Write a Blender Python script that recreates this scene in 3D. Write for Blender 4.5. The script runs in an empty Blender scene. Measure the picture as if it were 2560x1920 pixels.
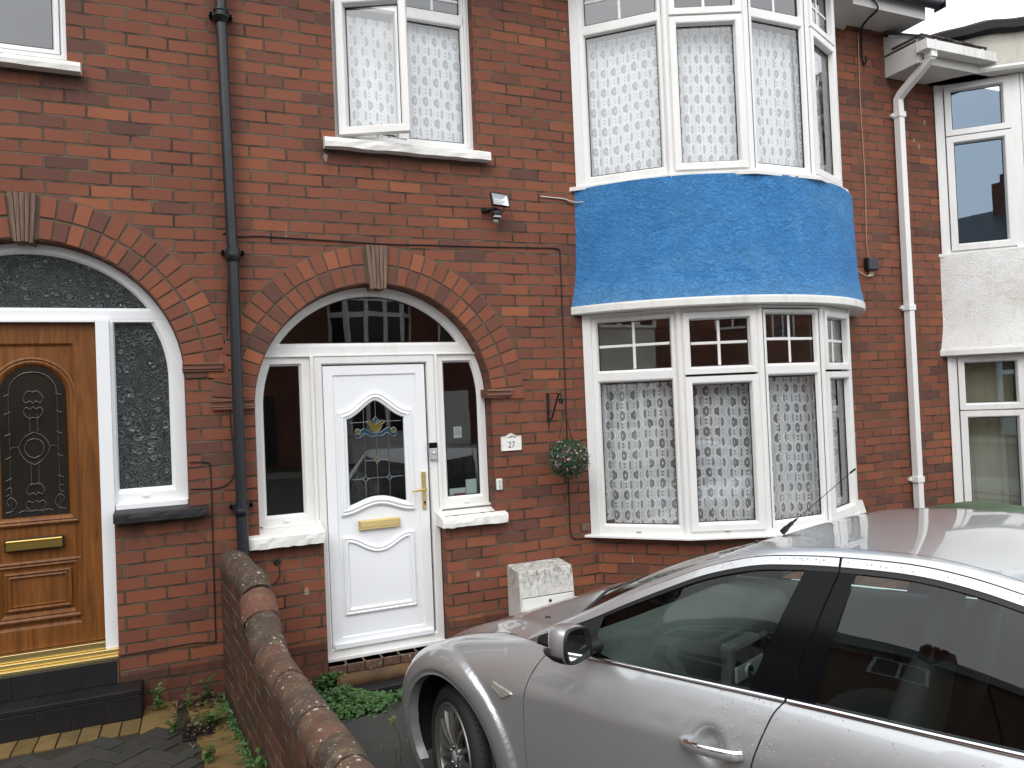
import bpy, bmesh, math, random
from mathutils import Vector, Matrix, noise
random.seed(7)
R = math.radians
sc = bpy.context.scene
col = sc.collection
PI = math.pi

# ---------------------------------------------------------------- camera
def look(yaw, pit, roll):
    cy, sy, cp, sp = math.cos(yaw), math.sin(yaw), math.cos(pit), math.sin(pit)
    F = Vector((sy*cp, cy*cp, sp)); R0 = Vector((cy, -sy, 0)); U0 = R0.cross(F)
    Rr = R0*math.cos(roll)+U0*math.sin(roll); U = -R0*math.sin(roll)+U0*math.cos(roll)
    return Matrix((Rr, U, -F)).transposed()
cd = bpy.data.cameras.new('camera'); cam = bpy.data.objects.new('camera', cd); col.objects.link(cam)
cd.sensor_width = 36; cd.lens = 1849.8/2560*36; cd.clip_start = 0.05; cd.clip_end = 500
cam.matrix_world = Matrix.Translation((0, -5.2, 1.93)) @ look(.39898, .015792, -.042138).to_4x4()
sc.camera = cam
# ---------------------------------------------------------------- sky, sun, exposure
w = bpy.data.worlds.new('World'); sc.world = w; w.use_nodes = True
nt = w.node_tree; nt.nodes.clear()
wo = nt.nodes.new('ShaderNodeOutputWorld'); bg = nt.nodes.new('ShaderNodeBackground')
sky = nt.nodes.new('ShaderNodeTexSky'); sky.sky_type = 'NISHITA'; sky.sun_disc = False
SUN_EL, SUN_AZ = 48, 215
sky.sun_elevation = R(SUN_EL); sky.sun_rotation = R(SUN_AZ); sky.dust_density = 5; sky.air_density = 1.2; sky.ozone_density = 1
hs = nt.nodes.new('ShaderNodeHueSaturation'); hs.inputs['Saturation'].default_value = .16; hs.inputs['Value'].default_value = 1.0
cn = nt.nodes.new('ShaderNodeTexNoise'); cn.inputs['Scale'].default_value = 2.2; cn.inputs['Detail'].default_value = 4
cr = nt.nodes.new('ShaderNodeMapRange'); cr.inputs[3].default_value = .82; cr.inputs[4].default_value = 1.12
tc = nt.nodes.new('ShaderNodeTexCoord')
mx = nt.nodes.new('ShaderNodeVectorMath'); mx.operation = 'SCALE'
nt.links.new(tc.outputs['Generated'], cn.inputs['Vector']); nt.links.new(cn.outputs['Fac'], cr.inputs[0])
nt.links.new(sky.outputs[0], hs.inputs['Color']); nt.links.new(cr.outputs[0], mx.inputs['Scale'])
cl = nt.nodes.new('ShaderNodeMix'); cl.data_type = 'RGBA'; cl.inputs[0].default_value = .80; cl.inputs[7].default_value = (8.4, 8.7, 9.1, 1)   # thick cloud over the clear sky
nt.links.new(hs.outputs[0], cl.inputs[6]); nt.links.new(cl.outputs[2], mx.inputs[0])
nt.links.new(mx.outputs[0], bg.inputs[0]); bg.inputs[1].default_value = .14
nt.links.new(bg.outputs[0], wo.inputs[0])
sd = bpy.data.lights.new('sun', 'SUN'); sd.energy = .5; sd.angle = R(30); sd.color = (1, .97, .93)
so = bpy.data.objects.new('sun', sd); col.objects.link(so)
az = R(SUN_AZ); el = R(SUN_EL)
sv = Vector((math.sin(az)*math.cos(el), math.cos(az)*math.cos(el), math.sin(el)))
so.rotation_euler = sv.to_track_quat('Z', 'Y').to_euler(); so.location = (0, -8, 9)
sc.view_settings.view_transform = 'Standard'; sc.view_settings.look = 'None'
sc.view_settings.exposure = 0.85; sc.view_settings.gamma = 1

# ---------------------------------------------------------------- materials
class NT:
    def __init__(s, name):
        s.m = bpy.data.materials.new(name); s.m.use_nodes = True; s.t = s.m.node_tree
        s.p = s.t.nodes['Principled BSDF']; s.out = s.t.nodes['Material Output']
    def n(s, typ, **k):
        nd = s.t.nodes.new('ShaderNode'+typ)
        for a, b in k.items():
            if a.startswith('i_'):
                key = a[2:]; key = int(key) if key.isdigit() else key.replace('_', ' ')
                s.set(nd.inputs[key], b)
            else: setattr(nd, a, b)
        return nd
    def set(s, inp, v):
        if isinstance(v, bpy.types.NodeSocket): s.t.links.new(v, inp)
        else:
            if isinstance(v, (tuple, list)) and len(v) == 3 and inp.type == 'RGBA': v = (*v, 1)
            inp.default_value = v
    def P(s, **k):
        for a, b in k.items(): s.set(s.p.inputs[a.replace('_', ' ')], b)
        return s
    def math(s, op, a, b=0., c=0.):
        nd = s.t.nodes.new('ShaderNodeMath'); nd.operation = op
        s.set(nd.inputs[0], a); s.set(nd.inputs[1], b); s.set(nd.inputs[2], c); return nd.outputs[0]
    def mix(s, f, a, b, mode='MIX'):
        nd = s.t.nodes.new('ShaderNodeMix'); nd.data_type = 'RGBA'; nd.blend_type = mode
        s.set(nd.inputs[0], f); s.set(nd.inputs[6], a if not isinstance(a, tuple) else (*a, 1) if len(a) == 3 else a)
        s.set(nd.inputs[7], b if not isinstance(b, tuple) else (*b, 1) if len(b) == 3 else b); return nd.outputs[2]
    def ramp(s, f, stops, interp='LINEAR'):
        nd = s.t.nodes.new('ShaderNodeValToRGB'); cr = nd.color_ramp; cr.interpolation = interp
        while len(cr.elements) > 1: cr.elements.remove(cr.elements[0])
        for i, (p, c) in enumerate(stops):
            e = cr.elements[0] if i == 0 else cr.elements.new(p)
            e.position = p; e.color = (*c, 1) if isinstance(c, tuple) else (c, c, c, 1)
        s.set(nd.inputs[0], f); return nd.outputs[0]
    def coord(s, kind='Object'): return s.n('TexCoord').outputs[kind]
    def noise(s, vec, scale, detail=4, rough=.6, out='Fac', dist=0.):
        return s.n('TexNoise', i_Vector=vec, i_Scale=scale, i_Detail=detail, i_Roughness=rough, i_Distortion=dist).outputs[out]
    def voro(s, vec, scale, feature='F1', out='Distance', rnd=1.):
        return s.n('TexVoronoi', feature=feature, i_Vector=vec, i_Scale=scale, i_Randomness=rnd).outputs[out]
    def bump(s, h, strength=.5, dist=.01, normal=None):
        nd = s.n('Bump', i_Height=h, i_Strength=strength, i_Distance=dist)
        if normal: s.set(nd.inputs['Normal'], normal)
        return nd.outputs[0]
    def vmap(s, vec, scale=(1, 1, 1), loc=(0, 0, 0), rot=(0, 0, 0)):
        return s.n('Mapping', i_Vector=vec, i_Location=loc, i_Rotation=rot, i_Scale=scale).outputs[0]
M = {}
def simple(name, c, rough=.5, metal=0., coat=0., spec=.5, var=.06, vs=6., bump=0., bs=80., bd=.002):
    m = NT(name); o = m.coord()
    if var: c = m.mix(m.noise(o, vs), tuple(x*(1-var*1.5) for x in c), tuple(min(1, x*(1+var)) for x in c))
    m.P(Base_Color=c, Roughness=rough, Metallic=metal, Coat_Weight=coat, Specular_IOR_Level=spec)
    m.p.inputs['Coat Roughness'].default_value = .03
    if bump: m.P(Normal=m.bump(m.noise(o, bs, 5), bump, bd))
    M[name] = m.m; return m.m
def dirty(name, c, dirt, amt=.35, rough=.4, scale=5., streak=True, bump=0., bs=60, spec=.5):
    m = NT(name); o = m.coord()
    v = m.vmap(o, (1, 1, .18)) if streak else o
    n1 = m.noise(v, scale*2, 6, .7); n2 = m.noise(o, scale*.5, 3)
    f = m.math('MULTIPLY', m.ramp(n1, [(.48, 0.), (.75, 1.)]), m.ramp(n2, [(.35, 0.), (.65, 1.)]))
    m.P(Base_Color=m.mix(m.math('MULTIPLY', f, amt), c, dirt), Roughness=rough, Specular_IOR_Level=spec)
    if bump: m.P(Normal=m.bump(m.noise(o, bs, 5), bump, .004))
    M[name] = m.m; return m.m
dirty('upvc', (.80, .79, .77), (.42, .38, .30), .35, .28, 3)
dirty('upvc_clean', (.84, .85, .86), (.6, .58, .55), .15, .22, 3)
dirty('white_trim', (.74, .73, .70), (.30, .27, .21), .6, .4, 4)
dirty('sill_paint', (.80, .785, .74), (.45, .38, .28), .28, .65, 5, bump=.5, bs=45)
simple('black_sill', (.016, .014, .016), .55, var=.3, vs=9, bump=.3, bs=40)
simple('black_plastic', (.012, .012, .013), .38, var=.2)
simple('pipe_black', (.017, .019, .023), .42, var=.35, vs=10, bump=.15, bs=50)
simple('rubber', (.008, .008, .008), .6)
simple('gasket', (.006, .006, .006), .5)
simple('brass', (.62, .44, .12), .28, 1.0, var=.12)
simple('brass_plate', (.72, .56, .25), .33, .9, var=.06)
simple('gold_anodised', (.76, .60, .27), .30, .95, var=.04)
simple('chrome', (.80, .80, .82), .06, 1.0, var=0)
simple('cable_black', (.014, .012, .011), .6)
simple('cable_white', (.55, .48, .40), .6)
simple('cable_brown', (.36, .22, .13), .6)
simple('silver_plastic', (.55, .56, .58), .35, .4)
simple('white_plastic', (.78, .77, .74), .4)
simple('room_dark', (.11, .105, .10), .9, var=.2)
simple('room_wall', (.30, .28, .26), .9, var=.2, vs=1.5)
simple('felt_black', (.014, .014, .015), .8, var=.3, vs=4, bump=.4, bs=30)
simple('soffit_white', (.62, .61, .58), .4, var=.08, vs=2)
simple('green_plastic', (.045, .085, .035), .45, var=.12, vs=4)
simple('card_white', (.70, .74, .72), .7)
simple('card_red', (.45, .03, .05), .6)
simple('ink', (.03, .03, .03), .7)
simple('wrought_iron', (.010, .010, .011), .42)
simple('stem', (.10, .11, .035), .7)

def brick_mat(name, cols, m1=(.135, .105, .068), m2=(.036, .028, .020), grime=.35, rowh=.0817, bw=.2366, light=0., moss=0., dark=1., dark_patches=()):
    m = NT(name); uv = m.coord('UV')
    n1 = m.n('TexNoise', i_Vector=uv, i_Scale=2.2, i_Detail=2.).outputs['Color']
    n2 = m.n('TexNoise', i_Vector=uv, i_Scale=28., i_Detail=3.).outputs['Color']
    def vs(v, k):
        a = m.n('VectorMath', operation='SUBTRACT', i_0=v, i_1=(.5, .5, .5)).outputs[0]
        return m.n('VectorMath', operation='MULTIPLY', i_0=a, i_1=(k, k*.7, 0)).outputs[0]
    v = m.n('VectorMath', operation='ADD', i_0=uv, i_1=vs(n1, .022)).outputs[0]
    v = m.n('VectorMath', operation='ADD', i_0=v, i_1=vs(n2, .0075)).outputs[0]
    b = m.n('TexBrick', i_Vector=v, i_Color1=(0, 0, 0), i_Color2=(1, 1, 1), i_Mortar=(.5, .5, .5), i_Scale=1.)
    b.offset = .5; b.squash = 1
    for k, x in (('Mortar Size', .0071), ('Mortar Smooth', .35), ('Bias', 0.), ('Brick Width', bw), ('Row Height', rowh)): b.inputs[k].default_value = x
    fac = b.outputs['Fac']
    c = m.ramp(b.outputs['Color'], cols)
    patch = m.noise(uv, 1.1, 3)
    c = m.mix(m.ramp(patch, [(.35, 0.), (.7, grime)]), c, tuple(x*.55 for x in cols[2][1]))
    fine = m.noise(uv, 70, 6, .7)
    c = m.mix(.5, c, m.mix(fine, tuple([.50]*3), tuple([1.38]*3)), 'MULTIPLY')
    streak = m.noise(m.vmap(uv, (9, 30, 1)), 2.2, 5, .7)
    c = m.mix(m.ramp(streak, [(.60, 0.), (.82, .5)]), c, tuple(x*.42 for x in cols[1][1]))
    mort = m.mix(m.ramp(m.noise(uv, 5.5, 4), [(.38, 0.), (.62, 1.)]), m2, m1)
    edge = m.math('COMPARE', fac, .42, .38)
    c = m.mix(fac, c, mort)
    c = m.mix(m.math('MULTIPLY', edge, .60), c, (.018, .013, .010))  # recess shadow along the joint edges, painted into the colour
    if dark_patches:   # darker under sills and behind the pipe, damp at the foot: (u centre, half width, top, depth)
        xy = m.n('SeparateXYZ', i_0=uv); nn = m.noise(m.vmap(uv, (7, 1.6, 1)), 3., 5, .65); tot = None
        for cu, hw_, tp, dp_ in dark_patches:
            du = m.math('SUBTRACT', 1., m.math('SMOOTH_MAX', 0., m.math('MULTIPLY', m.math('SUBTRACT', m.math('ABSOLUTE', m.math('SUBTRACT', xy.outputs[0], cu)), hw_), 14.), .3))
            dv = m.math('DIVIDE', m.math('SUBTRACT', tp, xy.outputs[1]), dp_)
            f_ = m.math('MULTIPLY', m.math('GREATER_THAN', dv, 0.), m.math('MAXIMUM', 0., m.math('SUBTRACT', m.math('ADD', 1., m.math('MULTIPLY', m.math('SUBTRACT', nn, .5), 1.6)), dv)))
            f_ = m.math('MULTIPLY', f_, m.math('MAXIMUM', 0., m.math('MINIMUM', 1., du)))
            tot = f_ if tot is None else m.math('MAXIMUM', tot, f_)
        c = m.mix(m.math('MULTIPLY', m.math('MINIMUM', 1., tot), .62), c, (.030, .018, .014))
    sp = m.voro(m.vmap(uv, (1, .55, 1)), 3.1)
    spn = m.noise(uv, 40, 3)
    spot = m.math('MULTIPLY', m.math('LESS_THAN', m.math('ADD', sp, m.math('MULTIPLY', spn, .07)), .085), .42)
    c = m.mix(spot, c, (.42, .38, .31))
    dr = m.voro(m.vmap(uv, (1, .13, 1), (2.7, 1.3, 0)), 5.5); c = m.mix(m.math('MULTIPLY', m.math('LESS_THAN', dr, .030), m.math('MULTIPLY', m.math('GREATER_THAN', spn, .52), .55)), c, (.50, .45, .40))
    if light:
        ln = m.math('MULTIPLY', m.ramp(m.noise(uv, 14, 6, .75), [(.60, 0.), (.68, 1.)]), light)
        c = m.mix(ln, c, (.30, .28, .22))
    if moss:
        mn = m.math('MULTIPLY', m.ramp(m.noise(uv, 4, 6, .7), [(.45, 0.), (.7, 1.)]), moss)
        c = m.mix(mn, c, (.035, .035, .014))
    if dark != 1.: c = m.mix(1., c, (dark, dark, dark), 'MULTIPLY')
    h = m.math('SUBTRACT', m.math('MULTIPLY', fine, .16), fac)
    h2 = m.math('ADD', h, m.math('MULTIPLY', b.outputs['Color'], .25))
    m.P(Base_Color=c, Roughness=m.math('ADD', .62, m.math('MULTIPLY', fine, .3)), Specular_IOR_Level=.35, Normal=m.bump(h2, .85, .007))
    M[name] = m.m; return m.m
RED = [(0., (.105, .048, .036)), (.08, (.145, .056, .038)), (.22, (.190, .064, .037)), (.70, (.222, .072, .039)), (.93, (.255, .083, .041)), (1., (.32, .106, .048))]
brick_mat('brick', RED, dark_patches=((1.46, .60, 3.705, .16), (-1.23, .62, 4.02, .17), (.16, 5.5, .30, .45), (-.25, .26, 1.25, .16), (.5, .26, .99, .12), (1.84, .26, .99, .10), (.225, .05, 9., 9.5)))
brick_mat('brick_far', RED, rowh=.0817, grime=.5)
OLD = [(0., (.045, .024, .018)), (.2, (.075, .031, .021)), (.45, (.105, .038, .024)), (.75, (.13, .046, .027)), (1., (.17, .06, .033))]
brick_mat('brick_old', OLD, m1=(.20, .18, .13), m2=(.04, .035, .02), grime=.8, light=.6, moss=.9)
m = NT('brick_unit'); o = m.coord(); a = m.n('Attribute', attribute_name='rnd').outputs['Fac']
c = m.ramp(a, RED); fn = m.noise(o, 70, 6, .7)
c = m.mix(.5, c, m.mix(fn, (.62,)*3, (1.28,)*3), 'MULTIPLY')
m.P(Base_Color=c, Roughness=.78, Specular_IOR_Level=.35, Normal=m.bump(fn, .5, .003)); M['brick_unit'] = m.m
simple('mortar', (.115, .092, .064), .9, var=.35, vs=12, bump=.5, bs=90)
m = NT('keystone_tile'); o = m.coord()
st = m.noise(m.vmap(o, (1, 1, .06)), 60, 5, .7); bnd = m.noise(m.vmap(o, (60, 60, 2)), 1., 2)
c = m.ramp(bnd, [(.3, (.09, .055, .05)), (.45, (.22, .15, .09)), (.55, (.12, .06, .055)), (.7, (.28, .20, .12))])
m.P(Base_Color=m.mix(.4, c, m.mix(st, (.5,)*3, (1.3,)*3), 'MULTIPLY'), Roughness=.85, Normal=m.bump(st, .8, .006)); M['keystone_tile'] = m.m
m = NT('impost_tile'); o = m.coord()
st = m.noise(m.vmap(o, (.06, 1, 1)), 60, 5, .7); bnd = m.noise(m.vmap(o, (1.5, 5, 55)), 1., 2)
c = m.ramp(bnd, [(.3, (.09, .035, .03)), (.5, (.20, .085, .055)), (.7, (.24, .15, .09))])
m.P(Base_Color=m.mix(.4, c, m.mix(st, (.5,)*3, (1.3,)*3), 'MULTIPLY'), Roughness=.85, Normal=m.bump(st, .8, .006)); M['impost_tile'] = m.m

def render_mat(name, c1, c2, dirtc, big=22, amp=.9, zf=-9.):
    m = NT(name); o = m.coord()
    w1 = m.n('TexNoise', i_Vector=o, i_Scale=9., i_Detail=2.).outputs['Color']
    v = m.n('VectorMath', operation='ADD', i_0=o, i_1=m.n('VectorMath', operation='SCALE', i_0=w1, i_Scale=.09).outputs[0]).outputs[0]
    a = m.voro(v, big*1.6, 'SMOOTH_F1'); b = m.noise(v, big*2.2, 5, .62); d = m.noise(o, 3., 4, .6)
    b2 = m.noise(m.vmap(v, (1, 1, 1.6)), big*3.8, 4, .6)
    h = m.math('ADD', m.math('MULTIPLY', m.ramp(b, [(.44, 0.), (.54, 1.)]), m.ramp(d, [(.3, .35), (.6, 1.)])), m.math('MULTIPLY', m.ramp(b2, [(.42, 0.), (.58, 1.)]), .7))
    c = m.mix(m.ramp(m.noise(o, 2.2, 5, .65), [(.3, 0.), (.7, 1.)]), c1, c2)
    z = m.n('SeparateXYZ', i_0=o).outputs[2]
    fz = m.ramp(m.math('ADD', z, m.math('MULTIPLY', m.math('SUBTRACT', m.noise(o, 5, 5, .7), .5), .5)), [(0., 1.), (1., 0.)]) if False else 0.
    fade = m.math('MULTIPLY', m.ramp(m.noise(m.vmap(o, (1, 1, 1.8), (4, 2, 0)), 1.6, 6, .72), [(.52, 0.), (.72, 1.)]), .55); c = m.mix(fade, c, dirtc)
    foot = m.n('MapRange', i_0=m.math('ADD', z, m.math('MULTIPLY', m.math('SUBTRACT', m.noise(o, 6, 5, .7), .5), .22)), i_1=zf, i_2=zf+.20, i_3=.55, i_4=0.).outputs[0]; c = m.mix(foot, c, dirtc)
    st = m.math('MULTIPLY', m.ramp(m.noise(m.vmap(o, (1, 1, .25)), 7., 6, .7), [(.55, 0.), (.75, 1.)]), .35)
    c = m.mix(st, c, dirtc)
    m.P(Base_Color=c, Roughness=.75, Specular_IOR_Level=.3, Normal=m.bump(h, amp, .006 if zf > 0 else .012)); M[name] = m.m
render_mat('render_blue', (.050, .245, .58), (.078, .300, .66), (.16, .38, .64), 22, 1., 2.60)
render_mat('render_white', (.82, .80, .77), (.88, .87, .85), (.50, .44, .33), 26, .5)
render_mat('render_cream', (.70, .67, .58), (.76, .74, .66), (.30, .24, .14), 26, .5)

# glass: thin pane, part mirror part clear
def glass(name, tint, f0=.06, rough=0., wavy=0., boost=1.0, ws=5., gc=(1, 1, 1)):
    m = NT(name); t = m.t
    fr = m.n('LayerWeight'); fr.inputs['Blend'].default_value = .5
    fac = m.math('ADD', f0, m.math('MULTIPLY', m.math('POWER', fr.outputs['Facing'], 4.), .8*boost))
    g = m.n('BsdfGlossy', i_Color=gc, i_Roughness=rough); tr = m.n('BsdfTransparent', i_Color=tint)
    if wavy:
        nb = m.bump(m.noise(m.vmap(m.coord(), (1, 1, 1)), ws, 2), wavy, .02)
        m.set(g.inputs['Normal'], nb)
    mixn = m.n('MixShader', i_0=fac); m.set(mixn.inputs[1], tr.outputs[0]); m.set(mixn.inputs[2], g.outputs[0])
    t.links.new(mixn.outputs[0], m.out.inputs[0]); M[name] = m.m
glass('pane', (.92, .94, .94), .145, wavy=.008, ws=1.3)
glass('pane_dark', (.62, .68, .66), .085, wavy=.05, ws=1.6)
glass('pane_blue', (.75, .82, .85), .21, wavy=.008, ws=1.3, gc=(.62, .80, 1.))
glass('car_glass', (.80, .90, .85), .030, wavy=0., boost=.5)
glass('car_glass_rear', (.68, .77, .73), .045, wavy=0., boost=.8)
# patterned obscure glass
m = NT('pattern_glass'); o = m.coord()
wv = m.n('TexNoise', i_Vector=o, i_Scale=7., i_Detail=1.).outputs['Color']
v = m.n('VectorMath', operation='ADD', i_0=o, i_1=m.n('VectorMath', operation='SCALE', i_0=wv, i_Scale=.05).outputs[0]).outputs[0]
d1 = m.voro(m.vmap(v, (1, .01, 1)), 11.); d2 = m.voro(m.vmap(v, (1, .01, 1), (3.3, 0, 1.7)), 16.)
def rings(d, k): return m.math('POWER', m.math('ABSOLUTE', m.math('SINE', m.math('MULTIPLY', d, k))), 5.)
h = m.math('MAXIMUM', rings(d1, 17.), rings(d2, 13.))
m.P(Base_Color=m.mix(h, (.016, .020, .019), (.075, .09, .088)), Roughness=.16, Specular_IOR_Level=.75, Normal=m.bump(h, 1., .012)); M['pattern_glass'] = m.m
simple('bevel_glass', (.022, .019, .015), .12, var=.4, vs=4)
simple('stain_yellow', (.12, .10, .012), .12); simple('stain_blue', (.012, .05, .09), .12)
simple('came', (.23, .24, .25), .35, .8, var=.1)
simple('came_dark', (.085, .08, .075), .22, .5, var=.2)

# wood effect door
m = NT('oak_upvc'); o = m.coord()
g1 = m.noise(m.vmap(o, (14, 14, .8)), 1.6, 6, .65, dist=1.2); g2 = m.noise(m.vmap(o, (90, 90, 3)), 1.5, 4)
c = m.ramp(g1, [(.28, (.085, .030, .007)), (.5, (.175, .062, .013)), (.72, (.25, .098, .022))])
c = m.mix(.35, c, m.mix(g2, (.6,)*3, (1.25,)*3), 'MULTIPLY')
m.P(Base_Color=c, Roughness=.45, Specular_IOR_Level=.3, Normal=m.bump(g2, .15, .002)); M['oak_upvc'] = m.m

# net curtain lace
def lace(name, dens, base):
    m = NT(name); uv = m.coord('UV'); x = m.n('SeparateXYZ', i_0=uv); u0, v0 = x.outputs[0], x.outputs[1]
    pu, pv = .050, .158
    ci = m.math('FLOOR', m.math('DIVIDE', u0, pu)); fu = m.math('SUBTRACT', m.math('FRACT', m.math('DIVIDE', u0, pu)), .5)
    sh = m.math('MULTIPLY', m.math('MODULO', ci, 2.), .5)
    vv = m.math('ADD', m.math('DIVIDE', v0, pv), sh); fv = m.math('SUBTRACT', m.math('FRACT', vv), .5)
    X = m.math('MULTIPLY', fu, pu); Y = m.math('MULTIPLY', fv, pv)
    th = m.math('ARCTAN2', Y, X); sp = m.math('MULTIPLY', m.math('COSINE', m.math('MULTIPLY', th, 10.)), .10)
    def ell(a, b, y0=0., spk=None):
        r = m.math('ADD', m.math('POWER', m.math('ABSOLUTE', m.math('DIVIDE', X, a)), 2.), m.math('POWER', m.math('ABSOLUTE', m.math('DIVIDE', m.math('SUBTRACT', Y, y0), b)), 2.))
        r = m.math('SQRT', r)
        return m.math('ADD', r, spk) if spk is not None else r
    hole = m.math('LESS_THAN', ell(.0172, .037, 0., sp), 1.)
    slit = m.math('LESS_THAN', ell(.0021, .013), 1.)
    rim = m.math('COMPARE', ell(.0200, .042, 0., sp), 1.08, .09)
    dot = m.math('LESS_THAN', m.math('ADD', m.math('POWER', m.math('DIVIDE', X, .0045), 2.), m.math('POWER', m.math('DIVIDE', m.math('SUBTRACT', m.math('ABSOLUTE', Y), .066), .0075), 2.)), 1.)
    n = m.noise(uv, 120, 2)
    body = m.math('ADD', dens, m.math('MULTIPLY', m.math('SUBTRACT', n, .5), .5))
    al = m.math('MAXIMUM', body, m.math('MULTIPLY', rim, .98))
    keep = m.math('SUBTRACT', 1., m.math('MULTIPLY', m.math('MAXIMUM', hole, dot), 1.0))
    al = m.math('MAXIMUM', m.math('MULTIPLY', al, keep), m.math('MULTIPLY', slit, .95))
    al = m.math('MAXIMUM', al, base)
    df = m.n('BsdfDiffuse', i_Color=(.93, .93, .94)); tl = m.n('BsdfTranslucent', i_Color=(.8, .8, .8)); tp = m.n('BsdfTransparent')
    a_ = m.n('MixShader', i_0=.12); m.set(a_.inputs[1], df.outputs[0]); m.set(a_.inputs[2], tl.outputs[0])
    b_ = m.n('MixShader', i_0=al); m.set(b_.inputs[1], tp.outputs[0]); m.set(b_.inputs[2], a_.outputs[0])
    m.t.links.new(b_.outputs[0], m.out.inputs[0]); M[name] = m.m
lace('lace', .90, .42)
lace('lace_lower', .74, .24)
m = NT('cream_curtain'); m.P(Base_Color=(.50, .42, .27), Roughness=.9); M['cream_curtain'] = m.m

# paving, stone, tiles, lichen tiles, leaves
def stone(name, c1, c2, c3, sc_=6, rough=.8, bump=.5, spec=.4):
    m = NT(name); o = m.coord(); a = m.n('Attribute', attribute_name='rnd').outputs['Fac']
    c = m.mix(m.noise(o, sc_, 6, .65), c1, c2)
    c = m.mix(m.math('MULTIPLY', m.ramp(m.noise(o, sc_*.7, 5), [(.5, 0.), (.7, 1.)]), .7), c, c3)
    c = m.mix(.5, c, m.mix(a, (.6,)*3, (1.3,)*3), 'MULTIPLY')
    m.P(Base_Color=c, Roughness=rough, Specular_IOR_Level=spec, Normal=m.bump(m.noise(o, sc_*9, 5), bump, .004)); M[name] = m.m
stone('paver_dark', (.028, .027, .025), (.045, .041, .036), (.022, .028, .011), 7)
stone('paver_yellow', (.135, .085, .026), (.19, .125, .045), (.06, .045, .018), 9)
stone('flag', (.020, .019, .018), (.034, .032, .029), (.016, .020, .010), 4, .55, .4, .5)
stone('step_stone', (.10, .055, .022), (.15, .085, .035), (.035, .025, .015), 6)
stone('black_tile', (.012, .011, .013), (.018, .017, .019), (.009, .009, .010), 5, .42, .1, .4)
stone('red_tile', (.050, .022, .018), (.035, .018, .016), (.02, .015, .012), 5, .4, .15)
stone('soil', (.022, .020, .012), (.035, .028, .018), (.02, .028, .01), 12, .95, .9)
stone('asphalt', (.045, .045, .045), (.06, .06, .06), (.035, .035, .035), 3, .85, .6)
stone('concrete', (.15, .145, .13), (.21, .20, .18), (.10, .095, .08), 3, .8, .4)
stone('slate', (.045, .047, .052), (.065, .066, .07), (.03, .03, .03), 2, .7, .4)
def lich(name, base1, base2):
    m = NT(name); o = m.coord()
    c = m.mix(m.ramp(m.noise(o, 9, 5, .65), [(.35, 0.), (.65, 1.)]), base1, base2)
    c = m.mix(m.ramp(m.noise(o, 16, 5, .7), [(.52, 0.), (.68, .85)]), c, (.15, .115, .06))
    def spots(s_, thr, seed, thr2):
        v = m.vmap(o, (1, 1, 1), (seed, seed*.7, 0)); d = m.voro(v, s_); nn = m.noise(o, s_*2.5, 3)
        msk = m.ramp(m.noise(o, 5., 3), [(thr2, 0.), (thr2+.06, 1.)])
        return m.math('MULTIPLY', m.math('LESS_THAN', m.math('ADD', d, m.math('MULTIPLY', nn, .6)), thr+.13), msk)
    s1 = m.math('MAXIMUM', spots(24, .34, 0., .50), spots(60, .28, 5., .44)); s2 = spots(11, .30, 9., .54)
    mo_ = m.ramp(m.noise(o, 7., 6, .75), [(.58, 0.), (.68, .6)]); c = m.mix(mo_, c, (.085, .075, .035)); c = m.mix(m.math('MAXIMUM', s1, s2), c, (.36, .345, .29))
    m.P(Base_Color=c, Roughness=.85, Normal=m.bump(m.noise(o, 45, 5), .5, .004)); M[name] = m.m
lich('coping_brown', (.070, .038, .025), (.125, .060, .036)); lich('coping_dark', (.045, .031, .024), (.085, .050, .034)); lich('coping_red', (.14, .052, .032), (.10, .050, .034))
def leafm(name, c1, c2, tr=.25):
    m = NT(name); a = m.n('Attribute', attribute_name='rnd').outputs['Fac']
    m.P(Base_Color=m.mix(a, c1, c2), Roughness=.45, Specular_IOR_Level=.35); M[name] = m.m
leafm('leaf', (.022, .065, .014), (.062, .145, .034)); leafm('leaf_ball', (.012, .05, .022), (.05, .15, .055)); leafm('leaf_brown', (.035, .022, .012), (.08, .05, .03)); leafm('leaf_yellow', (.10, .15, .03), (.20, .24, .06))
leafm('petal', (.28, .17, .22), (.55, .42, .48)); leafm('petal_dark', (.10, .03, .035), (.20, .07, .08))
m = NT('meter_box_paint'); o = m.coord(); z = m.n('SeparateXYZ', i_0=o).outputs[2]
g = m.math('MULTIPLY', m.ramp(m.noise(m.vmap(o, (1, 1, .6)), 30, 8, .85), [(.44, 0.), (.60, 1.)]), m.ramp(m.math('ADD', z, m.math('MULTIPLY', m.noise(o, 5, 3), .15)), [(.25, .10), (.50, 1.)]))
m.P(Base_Color=m.mix(m.math('MULTIPLY', g, .85), (.66, .64, .60), (.060, .052, .026)), Roughness=.6); M['meter_box_paint'] = m.m
m = NT('car_paint'); o = m.coord()
fl = m.voro(o, 900, out='Color')
m.P(Metallic=.66, Roughness=.32, Coat_Weight=1., Coat_Roughness=.015, Coat_IOR=1.75, Specular_IOR_Level=.5)
dn = m.ramp(m.noise(o, 3, 5), [(.4, 0.), (.8, .12)]); m.P(Base_Color=m.mix(dn, (.585, .595, .60), (.47, .475, .475))); M['car_paint'] = m.m
simple('car_black', (.003, .003, .004), .2, spec=.15, var=0)
simple('car_trim', (.012, .012, .013), .5, var=.2)
simple('car_cloth', (.045, .045, .047), .9, var=.2, vs=20)
simple('car_dash', (.055, .06, .058), .6, var=.15, bump=.2, bs=200)
simple('car_headliner', (.30, .31, .30), .9)
simple('alloy', (.27, .26, .245), .42, .8, var=.25, vs=12)
simple('lamp_clear', (.45, .43, .38), .12, .3, var=.3, vs=30)
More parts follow.
